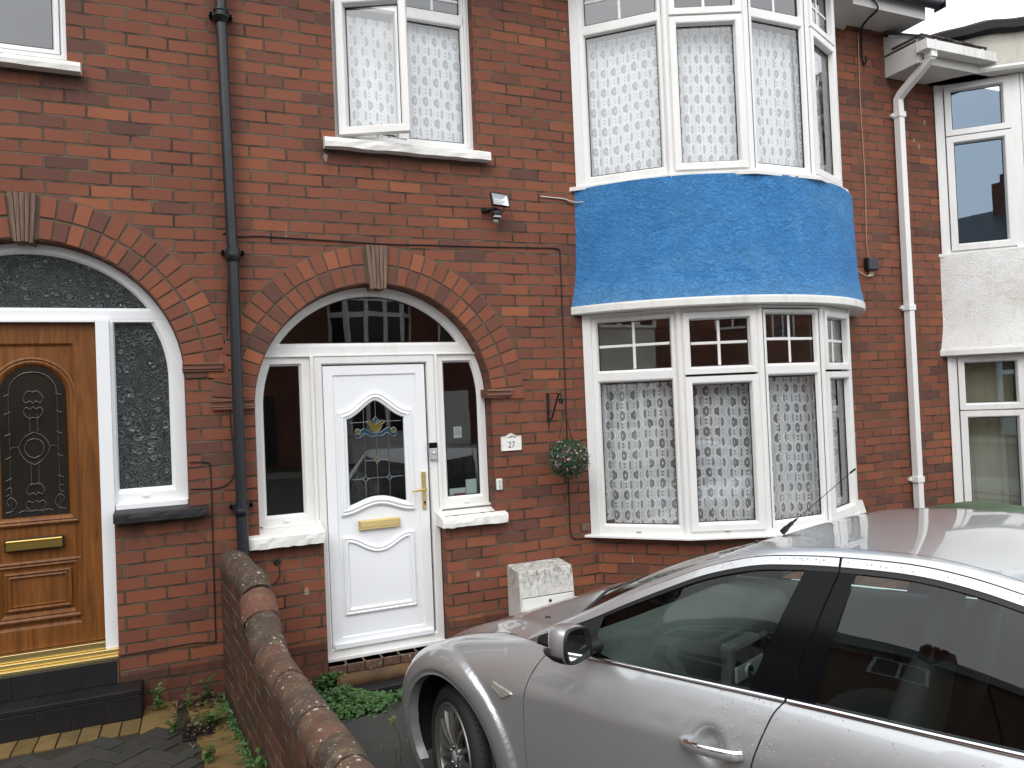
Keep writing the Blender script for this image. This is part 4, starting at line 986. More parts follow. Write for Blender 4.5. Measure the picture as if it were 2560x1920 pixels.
for z, x in ((2.935, .226), (1.275, .222), (4.50, .205)):
    mb = MB(); mb.lathe([(0, .044), (.025, .044)], (x, -.085, z), (0, 0, 1), 20); mb.box(x-.075, x+.075, -.05, -.03, z, z+.025); mb.box(x-.07, x-.05, -.05, 0, z, z+.025); mb.box(x+.05, x+.07, -.05, 0, z, z+.025)
    mb.build('bracket', 'pipe_black', bp, bevel=.002)

fl = thing('floodlight', 'small black security floodlight with a motion sensor on the brick wall', 'floodlight', (2.06, 0, 3.3))
def rotT(c, rx, rz):
    Mx = Matrix.Rotation(rz, 3, 'Z') @ Matrix.Rotation(rx, 3, 'X'); c = Vector(c); return lambda x, y, z: c+Mx@Vector((x, y, z))
TL = rotT((2.105, -.125, 3.392), R(-14), R(14))
mb = MB(); W, H, Dp = .083, .052, .05
rows = [[TL(sx*W*k, y, sz*H*k) for sx, sz in ((-1, -1), (1, -1), (1, 1), (-1, 1))] for k, y in ((.45, Dp), (.8, Dp*.6), (.98, .0), (1., -.012), (.90, -.012), (.86, -.006), (.84, -.004))]
mb.grid(rows, 0, .5, False, closed=True); mb.add(rows[0], [(0, 1, 2, 3)]); mb.tube([TL(0, 0, H), TL(0, -.002, H+.012)], .006, 8); mb.build('lamp_housing', 'black_plastic', fl, bevel=.003)
mb = MB(); k = .85; mb.grid([[TL(sx*W*q, y, sz*H*q) for sx, sz in ((-1, -1), (1, -1), (1, 1), (-1, 1))] for q, y in ((.86, -.005), (.45, .024), (.3, .026))], 0, .5, False, closed=True)
mb.add([TL(sx*W*.3, .026, sz*H*.3) for sx, sz in ((-1, -1), (1, -1), (1, 1), (-1, 1))], [(0, 1, 2, 3)]); mb.build('reflector', 'silver_plastic', fl)
mb = MB(); mb.tube([TL(-.045, .008, 0), TL(.045, .008, 0)], .005, 8); mb.build('tube_lamp', 'card_white', fl)
mb = MB(); mb.add([TL(sx*W*.86, -.008, sz*H*.86) for sx, sz in ((-1, -1), (1, -1), (1, 1), (-1, 1))], [(0, 1, 2, 3)]); mb.build('front_glass', 'pane', fl)
mb = MB(); mb.box(2.0, 2.07, -.035, 0, 3.325, 3.352); mb.tube([(2.03, -.02, 3.34), (2.08, -.07, 3.34), (2.09, -.09, 3.33)], .012, 8); mb.tube([(2.15, -.10, 3.35), (2.145, -.09, 3.32), (2.12, -.08, 3.30)], .004, 6); mb.build('mounting_arm', 'black_plastic', fl)
mb = MB(); mb.lathe([(0, 0), (0, .030), (.022, .037), (.05, .036), (.062, .028), (.068, 0)], (2.085, -.085, 3.262), (.05, -.12, 1), 22); mb.build('sensor', 'black_plastic', fl)
mb = MB(); mb.lathe([(0, .034), (.014, .034)], (2.088, -.092, 3.266), (.05, -.12, 1), 22); mb.build('sensor_window', 'silver_plastic', fl)
mb = MB(); mb.lathe([(0, 0), (.0, .018), (.03, .020), (.035, 0)], (2.083, -.075, 3.228), (.05, -.12, 1), 16); mb.build('sensor_lens', 'lamp_clear', fl)

# number plate
npl = thing('house_number_plate', 'small cream ceramic plaque reading 27 beside the arched doorway', 'sign', (2.163, -.01, 1.51))
TP = lambda x, z, o: Vector((2.163+x, -.002-o, 1.572+z))
W = .083
pt = [(-W, -.058), (W, -.058), (W, .050)]+[(W-2*W*i/20, .050+.022*.5*(1+math.cos(PI*min(1, abs(-1+2*i/20)/.62)))) for i in range(1, 20)]+[(-W, .050)]
mb = MB(); mb.ring(pt, [(0, -.002), (0, .009), (.003, .012), (.008, .009), (.010, .009)], TP); mb.poly(offs(pt, .0098), TP, .009); mb.build('plaque', 'sill_paint', npl)
mb = MB(); text_mesh(mb, '27', .066, lambda x, y, z: TP(x, y-.035, .0098), sx=.92); mb.build('numerals', 'ink', npl, recalc=False)
for nm, mt, pts in (('flower', 'stain_yellow', [(0, .047, .006)]), ('flower', 'petal_dark', [(-.014, .045, .0045), (.012, .049, .004)]), ('flower_leaf', 'leaf', [(.024, .044, .005), (-.026, .043, .004), (.034, .041, .003)])):
    mb = MB()
    for x, z, r_ in pts: mb.add([TP(x+r_*math.cos(a*PI/5)*1.3, z+r_*math.sin(a*PI/5), .0102+.0002*r_) for a in range(10)], [tuple(range(10))])
    mb.build(nm, mt, npl, recalc=False)
mb = MB()
for s_ in (-1, 1): mb.lathe([(0, .004), (.002, .004), (.003, 0)], TP(s_*.052, -.006, .009), (0, -1, 0), 10)
mb.build('screw_cap', 'white_plastic', npl)
# bell push
bl = thing('bell_push', 'small white bell push on the bricks under the number plaque', 'doorbell', (2.049, 0, 1.23))
mb = MB(); mb.box(2.027, 2.071, -.022, 0, 1.228, 1.310); mb.build('body', 'white_plastic', bl, bevel=.003)
mb = MB(); mb.box(2.040, 2.060, -.0245, -.021, 1.236, 1.300); mb.build('push_panel', 'silver_plastic', bl, bevel=.001)
mb = MB(); mb.box(2.044, 2.056, -.026, -.024, 1.262, 1.278); mb.build('push_button', 'card_white', bl, bevel=.001)
# video doorbell on the frame
vd = thing('video_doorbell', 'silver and black video doorbell on the white door frame', 'doorbell', (1.578, .11, 1.48))
mb = MB(); mb.box(1.550, 1.608, .092, .117, 1.480, 1.566); mb.build('body', 'silver_plastic', vd, bevel=.004)
mb = MB(); mb.box(1.550, 1.608, .091, .117, 1.567, 1.607); mb.build('camera_panel', 'car_black', vd, bevel=.003)
mb = MB(); mb.lathe([(0, .007), (.002, .007), (.003, .004)], (1.579, .091, 1.590), (0, -1, 0), 14); mb.build('lens', 'car_black', vd)
mb = MB(); mb.lathe([(0, .0135), (.002, .0135), (.003, .011), (.0015, .010), (.003, .0085), (.0035, 0)], (1.583, .092, 1.528), (0, -1, 0), 22); mb.build('button', 'chrome', vd)
# stickers and letters in the right side light
def card(name, x0, x1, z0, z1, y, mat, label, cat): 
    mb = MB(); mb.box(x0, x1, y, y+.0015, z0, z1); o = mb.build(name, mat, None, loc=((x0+x1)/2, y, z0)); return tag(o, label, cat)
nt_ = thing('window_notice', 'small white NO COLD CALLERS notice stuck in the right door side light', 'notice', (1.80, .17, 1.62))
mb = MB(); mb.box(1.765, 1.830, .1695, .171, 1.625, 1.712); mb.build('paper', 'card_white', nt_)
mb = MB()
for s_, z_, h_ in (('NO', 1.690, .020), ('COLD', 1.664, .026), ('CALLERS', 1.648, .015)): text_mesh(mb, s_, h_, lambda x, y, z: Vector((1.7975+x, .1685, z_+y)), sx=1.0)
mb.box(1.772, 1.823, .1682, .1692, 1.620, 1.628); mb.build('lettering', 'ink', nt_, recalc=False)
card('letter', 1.715, 1.845, 1.182, 1.245, .175, 'card_white', 'white letter leaning inside the side light, behind the red one', 'letter')
card('letter', 1.748, 1.842, 1.180, 1.206, .171, 'card_red', 'red printed letter at the foot of the side light', 'letter')
card('letter', 1.848, 1.935, 1.195, 1.305, .173, 'card_white', 'taller pale card at the right corner of the side light', 'card')

# bracket and flower ball
br = thing('hanging_bracket', 'black wrought iron hanging basket bracket with scrolled end', 'bracket', (2.487, 0, 1.715))
mb = MB(); mb.box(2.476, 2.499, -.008, 0, 1.708, 1.938); mb.build('wall_plate', 'wrought_iron', br, bevel=.002)
def strap(mb, pts, w=.0085, t=.0025):
    P = catmull(pts, 6); rows = []
    for i, p in enumerate(P):
        tg = (P[min(i+1, len(P)-1)]-P[max(i-1, 0)]).normalized(); X = Vector((1, 0, 0)); N = tg.cross(X).normalized()
        rows.append([p-X*w-N*t, p+X*w-N*t, p+X*w+N*t, p-X*w+N*t])
    mb.grid(rows, 0, .5, False, closed=True)
mb = MB(); x = 2.487
strap(mb, [(x, -.005, 1.932), (x, -.12, 1.932), (x, -.21, 1.932), (x, -.245, 1.915), (x, -.255, 1.885), (x, -.235, 1.858), (x, -.210, 1.866), (x, -.208, 1.888), (x, -.226, 1.892)])
strap(mb, [(x, -.20, 1.930), (x, -.15, 1.87), (x, -.09, 1.78), (x, -.055, 1.738), (x, -.022, 1.748), (x, -.014, 1.785), (x, -.03, 1.800), (x, -.042, 1.785)], .007); mb.build('scroll', 'wrought_iron', br)
BCn = Vector((2.535, -.225, 1.441)); BRd = .147
fb = thing('hanging_flower_ball', 'round artificial topiary ball with tiny pink flowers hanging on chains', 'topiary ball', tuple(BCn-Vector((0, 0, BRd))))
mb = MB()
hk = Vector((2.510, -.235, 1.80))
for a in range(3):
    e = BCn+Vector((.075*math.cos(a*2.1+.6), .075*math.sin(a*2.1+.6), .115)); n_ = 26
    for i in range(n_):
        p = hk.lerp(e, i/n_); q = hk.lerp(e, (i+.8)/n_); mb.tube([p, q], .0022 if i % 2 else .0034, 4)
mb.tube([(2.497, -.235, 1.868), (2.500, -.236, 1.85), (2.508, -.236, 1.83), hk], .002, 6); mb.build('chain', 'wrought_iron', fb)
mb = MB(); rows = []
for i in range(13):
    a = PI*i/12; rows.append([BCn+Vector((math.sin(a)*math.cos(b*PI/10), math.sin(a)*math.sin(b*PI/10), math.cos(a)))*BRd*.86 for b in range(20)])
mb.grid(rows, closed=True); mb.build('core', 'leaf_brown', fb)
def leaf(mb, p, n, size, asp=.5, c=None, fold=.25):
    n = n.normalized(); u = n.orthogonal().normalized(); u.rotate(Matrix.Rotation(random.uniform(0, 2*PI), 3, n)) if False else None
    a = random.uniform(0, 2*PI); v = n.cross(u); d = u*math.cos(a)+v*math.sin(a); s = n.cross(d)
    L = size; W_ = size*asp
    vs = [p, p+d*L*.5+s*W_*.5+n*fold*W_, p+d*L, p+d*L*.5-s*W_*.5+n*fold*W_, p+d*L*.5]
    mb.add(vs, [(0, 4, 1), (1, 4, 2), (2, 4, 3), (3, 4, 0)], 0, random.random() if c is None else c)
def sph(): 
    z = random.uniform(-1, 1); a = random.uniform(0, 2*PI); r_ = math.sqrt(1-z*z); return Vector((r_*math.cos(a), r_*math.sin(a), z))
mb = MB()
for k in range(2600):
    d = sph(); nn = (d+sph()*.9).normalized(); leaf(mb, BCn+d*BRd*(random.uniform(.86, 1.02) if k % 14 else random.uniform(1.02, 1.10)), nn, random.uniform(.010, .024), .5)
mb.build('foliage', 'leaf_ball', fb, recalc=False, kind='stuff')
def flowers(n, mat, zr):
    mb = MB()
    for k in range(n):
        while True:
            d = sph()
            if zr[0] < d.z < zr[1]: break
        p = BCn+d*BRd*1.035; n_ = (d+sph()*.35).normalized(); u = n_.orthogonal().normalized(); v = n_.cross(u); c = random.random(); a0 = random.uniform(0, 1); sz = random.uniform(.007, .0105)
        for q in range(5):
            a = a0+q*2*PI/5; e = u*math.cos(a)+v*math.sin(a); s_ = n_.cross(e)
            mb.add([p, p+e*sz*.6+s_*sz*.28, p+e*sz+n_*.001, p+e*sz*.6-s_*sz*.28], [(0, 1, 2, 3)], 0, c)
        mb.lathe([(.001, .0018), (.003, 0)], p, n_, 5, c=1.)
    return mb.build('flower', mat, fb, recalc=False, kind='stuff')
flowers(150, 'petal', (-.55, .95)); flowers(150, 'petal_dark', (-.98, .1))

# cables
def cable(pts, r, mat, label, n=6, sm=True):
    mb = MB(); P = catmull(pts, n) if sm else pts; mb.tube(P, r, 6); o = mb.build('cable', mat, None, loc=pts[0]); return tag(o, label, 'cable')
cable([(.17, -.006, 3.075), (.21, -.006, 3.085), (.26, -.006, 3.062), (.40, -.006, 3.070), (.6, -.006, 3.066), (.9, -.008, 3.060), (1.25, -.006, 3.052), (1.6, -.006, 3.058), (2.0, -.006, 3.062), (2.45, -.006, 3.072), (2.600, -.006, 3.074), (2.642, -.006, 3.06), (2.648, -.006, 3.00), (2.645, -.006, 2.5), (2.643, -.006, 1.93), (2.637, -.006, 1.4), (2.633, -.006, 1.03), (2.634, -.006, .85), (2.655, -.006, .795), (2.72, -.008, .785), (2.80, -.01, .783)], .0048, 'cable_black', 'thin black cable running over the arch and down beside the bay')
cable([(.20, -.005, 2.88), (.178, -.006, 2.5), (.173, -.006, 2.05), (.178, -.006, 1.81), (.192, -.006, 1.62), (.195, -.007, 1.52), (.151, -.007, 1.438), (.075, -.006, 1.412), (-.078, -.006, 1.42)], .004, 'cable_black', 'thin black cable tucked behind the drainpipe')
cable([(-.078, -.006, 1.59), (.022, -.006, 1.584), (.044, -.006, 1.54), (.046, -.006, 1.26), (.042, -.006, .86), (.040, -.006, .52), (.040, -.006, .445), (.02, -.006, .427), (-.095, -.006, .438), (-.318, -.006, .434), (-.51, -.006, .430)], .004, 'cable_black', 'thin black cable down the pillar to the orange door threshold')
cable([(2.50, -.005, 3.475), (2.60, -.008, 3.472), (2.70, -.010, 3.468), (2.76, -.02, 3.45), (2.83, -.05, 3.44), (3.0, -.22, 3.46), (3.2, -.42, 3.49)], .0055, 'cable_white', 'short white cable entering under the upper bay sill')
cable([(5.97, -.012, 5.30), (5.965, -.008, 5.1), (5.96, -.006, 4.5), (5.97, -.006, 3.9), (5.95, -.006, 3.3), (5.96, -.008, 3.10)], .006, 'cable_brown', 'tan cable dropping down the brickwork right of the bay')
cable([(5.70, -.33, 5.50), (5.80, -.34, 5.42), (5.86, -.335, 5.345), (5.93, -.16, 5.345), (6.0, -.03, 5.335), (6.01, -.015, 5.25), (6.01, -.012, 5.05), (6.03, -.012, 5.0), (6.06, -.012, 5.02), (6.065, -.012, 5.08)], .009, 'cable_black', 'thick black cable looping under the soffit')
jb = thing('junction_box', 'black weatherproof junction box on the brickwork right of the blue bay', 'junction box', (5.99, 0, 2.98))
mb = MB(); mb.box(5.90, 6.045, -.06, 0, 2.985, 3.105); mb.build('body', 'black_plastic', jb, bevel=.012)
mb = MB()
for q in range(3): mb.tube(catmull([(5.95+q*.02, -.03, 2.99), (5.95+q*.02, -.03, 2.955-.005*q), (5.92, -.025, 2.93), (5.86, -.02, 2.955), (5.80, -.02, 2.985)], 5), .004, 6)
mb.build('cable_tail', 'cable_white', jb)
# overflow cap with tail, left of the white door
oc = thing('cable_entry', 'black cable entry cap with a short tail under the left side light sill', 'cable cap', (.44, 0, .85))
mb = MB(); mb.lathe([(0, .024), (.008, .024), (.012, .018), (.010, .008), (.010, 0)], (.435, 0, .89), (0, -1, 0), 18); mb.build('cap', 'black_plastic', oc)
mb = MB(); mb.tube(catmull([(.437, -.02, .88), (.445, -.03, .85), (.448, -.02, .80), (.43, -.006, .76), (.40, -.004, .74)], 5), .004, 6); mb.build('cable_tail', 'cable_black', oc)
# aerial stub bracket plate near bay sill
mb = MB(); mb.box(2.735, 2.80, -.012, 0, .84, .90); o = mb.build('wall_plate', 'keystone_tile', None, bevel=.003, loc=(2.77, 0, .84)); tag(o, 'small paint-splashed plate on the brick beside the lower bay sill', 'plate')
# gas meter box
gx = thing('meter_box', 'stained white gas meter box standing against the wall beside the bay', 'meter box', (2.32, -.13, .2))
mb = MB()
rows = [[(2.085, 0, .10), (2.525, 0, .10), (2.525, -.27, .10), (2.085, -.27, .10)], [(2.085, 0, .66), (2.525, 0, .66), (2.525, -.225, .645), (2.085, -.225, .645)]]
a, b = rows; mb.add(a+b, [(0, 1, 5, 4), (1, 2, 6, 5), (2, 3, 7, 6), (3, 0, 4, 7), (4, 5, 6, 7), (3, 2, 1, 0)]); mb.build('cabinet', 'meter_box_paint', gx, bevel=.008)
mb = MB(); yb = lambda z: -.27+.045*(z-.10)/.545-.004
mb.add([(2.10, yb(.37), .37), (2.517, yb(.37), .37), (2.517, yb(.45), .45), (2.10, yb(.45), .45), (2.10, yb(.37)+.012, .37), (2.517, yb(.37)+.012, .37), (2.517, yb(.45)+.012, .45), (2.10, yb(.45)+.012, .45)], [(0, 1, 2, 3), (0, 4, 5, 1), (2, 6, 7, 3), (1, 5, 6, 2), (3, 7, 4, 0)]); mb.build('flap', 'white_trim', gx, bevel=.003)
mb = MB(); mb.box(2.08, 2.54, -.295, -.255, .335, .352); mb.build('ledge', 'white_trim', gx, bevel=.003)
mb = MB(); mb.lathe([(0, .012), (.003, .012), (.004, .006), (.001, .005), (.001, 0)], (2.32, yb(.41)-.001, .415), (0, -1, 0), 16); mb.build('lock', 'black_plastic', gx)
mb = MB(); mb.add([(2.10, yb(.455)+.002, .452), (2.517, yb(.455)+.002, .452), (2.517, yb(.457)+.002, .457), (2.10, yb(.457)+.002, .457)], [(0, 1, 2, 3)]); mb.build('flap_gap', 'gasket', gx)

# ================================================================ BOUNDARY WALL
WA = R(6.6); WD = Vector((math.sin(WA), -math.cos(WA))); WN = Vector((math.cos(WA), math.sin(WA))); W0 = Vector((.162, 0.))
WZ = [(0, 1.005), (.30, 1.0), (.60, .993), (.74, .975), (.82, .93), (.92, .85), (1.02, .77), (1.12, .72), (1.25, .692), (1.5, .685), (1.9, .683), (2.3, .68), (2.6, .66), (3.0, .64), (4.2, .60)]
_wz = catmull([(a, b, 0) for a, b in WZ], 6)
def wz(t): return lerpt([(p.x, p.y) for p in _wz], t)
bw = thing('garden_wall', 'low weathered brick wall with rounded lichen-covered coping between the front gardens', 'wall', (.3, -.1, 0))
mb = MB(); ts = [i*.04 for i in range(106)]; hw = .080
Lr = [Vector((*(W0+WD*t-WN*hw), 0)) for t in ts]; Rr = [Vector((*(W0+WD*t+WN*hw), 0)) for t in ts]
def up(p, z): return Vector((p.x, p.y, z))
NZ = 10
for side, flip in ((Lr, 1), (Rr, 0)):
    rows = []; uvs = []
    for i, t in enumerate(ts):
        h_ = wz(t)-.085; row = []
        for k in range(NZ+1): row.append(up(side[i], -.3+(h_+.3)*k/NZ)); uvs.append((t+(.07 if flip else 0), row[-1].z))
        rows.append(row)
    mb.grid(rows, 0, .5, False, uvs=uvs)
top = [[up(a, wz(t)-.085), up(b, wz(t)-.085)] for a, b, t in zip(Lr, Rr, ts)]; mb.grid(top, 0, .5, False)
mb.build('brickwork', 'brick_old', bw)
cuts = [0, .27, .53, .79, .915, 1.13, 1.30, 1.55, 1.80, 2.05, 2.33, 2.50, 2.75, 3.0, 3.25, 3.5, 3.75, 4.0]
mats = ['coping_dark', 'coping_dark', 'coping_dark', 'coping_red', 'coping_dark', 'coping_brown', 'coping_brown', 'coping_brown', 'coping_dark', 'coping_brown', 'coping_dark', 'coping_brown']+['coping_brown']*8
for i in range(len(cuts)-1):
    t0, t1 = cuts[i]+.003, cuts[i+1]-.003; rad = .085+random.uniform(-.004, .006)+(.008 if i in (3, 4) else 0); n = 6; rows = []; dz = random.uniform(-.006, .006); sh = random.uniform(-.004, .004)
    for k in range(n+1):
        t = t0+(t1-t0)*k/n; p = W0+WD*t+WN*sh; c = Vector((p.x, p.y, wz(t)-rad*.98+dz)); sl = (wz(t+.02)-wz(t-.02))/.04; tg = Vector((WD.x, WD.y, sl)).normalized(); N = Vector((WN.x, WN.y, 0)); U = N.cross(tg); U = U if U.z > 0 else -U
        e = .94 if k in (0, n) else 1
        rows.append([c+(N*math.cos(a)+U*math.sin(a)*1.02)*(rad*e+random.gauss(0, .0014)) for a in [(-.12+1.24*q/16)*PI for q in range(17)]])
    mb = MB(); mb.grid(rows, 0, .5, True); mb.add(rows[0], [tuple(range(17))]); mb.add(rows[-1], [tuple(reversed(range(17)))]); mb.build('coping_tile', mats[i], bw)

# ================================================================ GROUND
def struct(o, kind='structure'): o['kind'] = kind; return o
def gz(x, y): return -.07-.034*y if y < 0 else -.07
mb = MB(); n = 24; xs = [-60, -30, -12, -6, -3, 0, 3, 6, 9, 12, 30, 60]; ys = [1., 0, -1, -2, -3, -4, -4.6]
mb.grid([[Vector((x, y, -.100-.034*min(0, y))) for x in xs] for y in ys], 0, .5, False); struct(mb.build('ground', 'soil', None))
mb = MB(); mb.box(-60, 60, -6.9, -4.6, -.12, .02); struct(mb.build('pavement', 'concrete', None))
mb = MB(); mb.box(-60, 60, -14.6, -6.9, -.2, -.10); struct(mb.build('road', 'asphalt', None))
mb = MB(); mb.box(-60, 60, -16.4, -14.6, -.15, .02); struct(mb.build('far_pavement', 'concrete', None))
mb = MB(); mb.box(-200, 200, -200, -16.4, -.3, .0); mb.box(-200, 200, .5, 60, -.3, -.11); struct(mb.build('terrain', 'soil', None))
# left: block paving
Lz = .095
mb = MB(); mb.add([(-3.2, 0, Lz-.012), (.20, 0, Lz-.012), (1.0, -4.5, Lz-.012), (-3.2, -4.5, Lz-.012)], [(0, 1, 2, 3)]); struct(mb.build('paving_bed', 'soil', None))
pd, py = MB(), MB()
def wl(y): return W0.x+math.tan(WA)*(-y)-.10     # x of the wall's left face
def block(mb, cx, cy, ang, l=.2, w=.1, z=Lz):
    c, s_ = math.cos(ang), math.sin(ang); l2, w2 = l/2-.003, w/2-.003; dz = random.uniform(-.003, .003)
    T_ = lambda x, y, zz: (cx+x*c-y*s_, cy+x*s_+y*c, zz); mb.box(-l2, l2, -w2, w2, z-.05, z+dz, T=T_)
yy = -.04
while yy > -4.2:
    block(py, wl(yy)-.112, yy, 0, .218, .104); yy -= .105
for k in range(18): block(py, -.437-k*.105, -.287, PI/2, .205, .104)
for j in range(4): block(py, -.287, -.05-.105*j, 0, .195, .104)
def herring():
    for i in range(-60, 60):
        for j in range(-40, 40):
            # unit pattern: horizontal block at (2a+b... ) on a 0.1 lattice
            a, b = i, j
            m4 = (a-b) % 4
            if m4 == 0: x0, y0, hor = a*.1, b*.1, True
            elif m4 == 2: x0, y0, hor = a*.1, b*.1, None
            else: continue
            if hor: yield (x0+.1, y0+.05, 0.)
            if hor is None: yield (x0+.05, y0, PI/2)
ca_, sa_ = math.cos(R(42)), math.sin(R(42))
for x, y, a in herring():
    X = x*ca_-y*sa_-.8; Y = x*sa_+y*ca_-1.9
    if Y < -.46 and Y > -4.3 and X < wl(Y)-.29 and X > -3.0: block(pd, X, Y, a+R(42))
struct(pd.build('block_paving', 'paver_dark', None, bevel=.004)); struct(py.build('paving_border', 'paver_yellow', None, bevel=.004))
# right: slabs
mb = MB(); xr = lambda y: W0.x+math.tan(WA)*(-y)+.13
y = -.50
for r_ in range(9):
    h_ = .50; x = xr(y)+.28-(.1 if r_ % 2 else 0)
    for c_ in range(9):
        w_ = .62; z = gz(0, y-h_/2); mb.box(x+.006, x+w_-.006, y-h_+.006, y-.006, z-.05, z+random.uniform(-.003, .003)+.004); x += w_
    y -= h_
x = 1.0
for c_ in range(10): mb.box(x+.006, x+.6, -.495, -.19 if x < 1.8 else -.02, -.12, -.068); x += .61
struct(mb.build('slab_paving', 'flag', None, bevel=.004))
# ================================================================ PLANTS
def weed(x, y, z, h, n, mat='leaf', size=.03, label='', spread=.06, name='weed'):
    t = thing(name, label, 'weed', (x, y, z)); st_, lf = MB(), MB()
    for k in range(n):
        a = random.uniform(0, 2*PI); r_ = random.uniform(.2, 1)*spread; tip = Vector((x+r_*math.cos(a), y+r_*math.sin(a), z+h*random.uniform(.5, 1)))
        m_ = Vector((x+r_*.35*math.cos(a), y+r_*.35*math.sin(a), z+(tip.z-z)*.6)); st_.tube([Vector((x, y, z)), m_, tip], .0018, 5)
        for q in range(5):
            p = Vector((x, y, z)).lerp(m_, .5+.1*q) if q < 3 else m_.lerp(tip, .5*(q-2)); leaf(lf, p, Vector((random.uniform(-.6, .6), random.uniform(-.6, .6), 1)), size*random.uniform(.6, 1.1), .6)
    st_.build('stem', 'stem', t); lf.build('leaves', mat, t, recalc=False); return t
weed(-.30, -.12, Lz, .16, 9, size=.045, label='leafy weed growing at the end of the tiled step against the wall', spread=.07)
weed(-.13, -.22, Lz, .15, 6, size=.035, label='thin weed in the yellow paving in front of the brick pillar', spread=.04)
weed(-.02, -.10, Lz, .15, 6, size=.04, label='small weed at the foot of the brick pillar near the corner', spread=.05)
weed(.00, -.52, Lz, .12, 12, size=.045, label='spreading weed beside the drain grate', spread=.10)
weed(-.20, -.50, Lz, .10, 6, size=.035, label='weed on the left edge of the drain grate', spread=.05)
weed(-.02, -.98, Lz, .10, 6, size=.04, label='small weed on the yellow paving close to the garden wall', spread=.04)
weed(.20, -1.32, Lz, .14, 9, size=.05, label='dark leafy weed at the bottom of the garden wall, left side', spread=.06)
# drain grate
dg = thing('drain_grate', 'black drain grate half hidden by dead leaves in the block paving', 'drain', (-.07, -.56, Lz))
mb = MB(); mb.box(-.155, .015, -.65, -.48, Lz-.02, Lz+.003); mb.build('frame', 'black_plastic', dg, bevel=.002)
mb = MB()
for k in range(8): mb.box(-.147+k*.020, -.147+k*.020+.010, -.64, -.49, Lz+.003, Lz+.012)
mb.build('bars', 'wrought_iron', dg)
mb = MB()
for k in range(420):
    q = random.random(); x, y = (random.gauss(-.05, .09), random.gauss(-.13, .06)) if q < .6 else (random.gauss(-.06, .06), random.gauss(-.5, .08)); 
    if x > wl(y)-.01 or y > -.01: continue
    leaf(mb, Vector((x, y, Lz+random.uniform(.003, .03))), Vector((random.uniform(-.8, .8), random.uniform(-.8, .8), 1)), random.uniform(.015, .035), .6)
o = mb.build('dead_leaves', 'leaf_brown', None, recalc=False, kind='stuff'); tag(o, 'brown dead leaves swept into the corner by the garden wall', 'leaves')
# ground cover by the white door
mb = MB()
def gc(x, y, z, s, n=None): 
    nrm = Vector((random.uniform(-.55, .55), random.uniform(-.9, .2), 1)).normalized(); u = nrm.orthogonal().normalized(); v = nrm.cross(u); c = random.random(); p = Vector((x, y, z)); k = 7
    vs = [p+(u*math.cos(2*PI*i/k)+v*math.sin(2*PI*i/k))*s*(.9+.1*math.cos(i*3)) for i in range(k)]+[p-nrm*s*.25]
    mb.add(vs, [(i, (i+1) % k, k) for i in range(k)], 0, c, True)
for k in range(2200):
    t = random.random(); 
    if t < .62: x, y = random.gauss(.83, .13), random.gauss(-.24, .10)
    elif t < .80: x, y = random.uniform(.75, 1.75), random.gauss(-.27, .035)
    else: x, y = random.gauss(.72, .06), random.gauss(-.07, .04)
    if y > -.02 or x < xr(y)+.02: continue
    if x > .8 and y > -.18: continue
    h_ = max(.0, .11*math.exp(-((x-.80)/.16)**2-((y+.22)/.11)**2)); gc(x, y, gz(x, y)+.01+h_*random.uniform(.4, 1)+random.uniform(0, .02), random.uniform(.008, .018))
for k in range(1500):
    t = random.uniform(.25, 2.4); p = W0+WD*t+WN*(.09+abs(random.gauss(0, .055))*(1.6 if t < .9 else .9)); gc(p.x, p.y, gz(0, p.y)+random.uniform(.0, .035), random.uniform(.006, .014))
for k in range(300): gc(random.gauss(.735, .035), random.gauss(-.03, .02), random.uniform(-.05, .10), random.uniform(.008, .014))
for k in range(500):
    y = random.choice((-1.0, -1.5, -.5)); gc(random.uniform(.6, 1.4), y+random.gauss(0, .012), gz(0, y)+random.uniform(0, .01), random.uniform(.005, .010))
o = mb.build('ground_cover', 'leaf', None, recalc=False, kind='stuff'); tag(o, 'low green creeping plants along the step, wall foot and slab joints', 'ground cover')
mb = MB()
for k in range(1500):
    t = random.uniform(.05, 2.6); p = W0+WD*t-WN*(.095+abs(random.gauss(0, .03))); gc(p.x, p.y, Lz+random.uniform(-.005, .02), random.uniform(.004, .009))
for k in range(1400):
    X = random.uniform(-1.6, .2); Y = random.uniform(-2.2, -.6)
    if math.sin(X*9+Y*4)+math.sin(Y*11-X*3) < .7: continue
    gc(X, Y, Lz-.002, random.uniform(.003, .007))
o = mb.build('moss', 'leaf', None, recalc=False, kind='stuff'); tag(o, 'green moss in the block paving joints and along the wall foot', 'moss')
sp = thing('seedling', 'tall thin yellowing weed stalk standing between the slabs by the car bumper', 'weed', (1.0, -1.15, -.06))
mb = MB(); mb.tube(catmull([(.93, -1.2, -.06), (.94, -1.2, .05), (.93, -1.19, .13), (.90, -1.18, .19)], 4), .003, 6); mb.tube(catmull([(.91, -1.25, -.06), (.90, -1.25, .03), (.90, -1.25, .07)], 3), .0025, 6); mb.build('stem', 'stem', sp)
mb = MB()
for k in range(12): leaf(mb, Vector((.905+random.uniform(-.02, .02), -1.185, .185+random.uniform(-.01, .02))), Vector((random.uniform(-1, 1), -.5, 1)), random.uniform(.015, .03), .5)
mb.build('leaves', 'leaf_yellow', sp, recalc=False)
mb = MB(); p = W0+WD*1.42+WN*.2
for k in range(10): leaf(mb, Vector((p.x+random.uniform(-.02, .02), p.y+random.uniform(-.02, .02), gz(0, p.y)+.05+random.uniform(0, .05))), Vector((random.uniform(-1, 1), -.8, .7)), random.uniform(.04, .06), .6)
o = mb.build('nettle', 'leaf', None, recalc=False, loc=(p.x, p.y, gz(0, p.y))); tag(o, 'single broad-leaved green plant right of the mossy coping', 'weed')
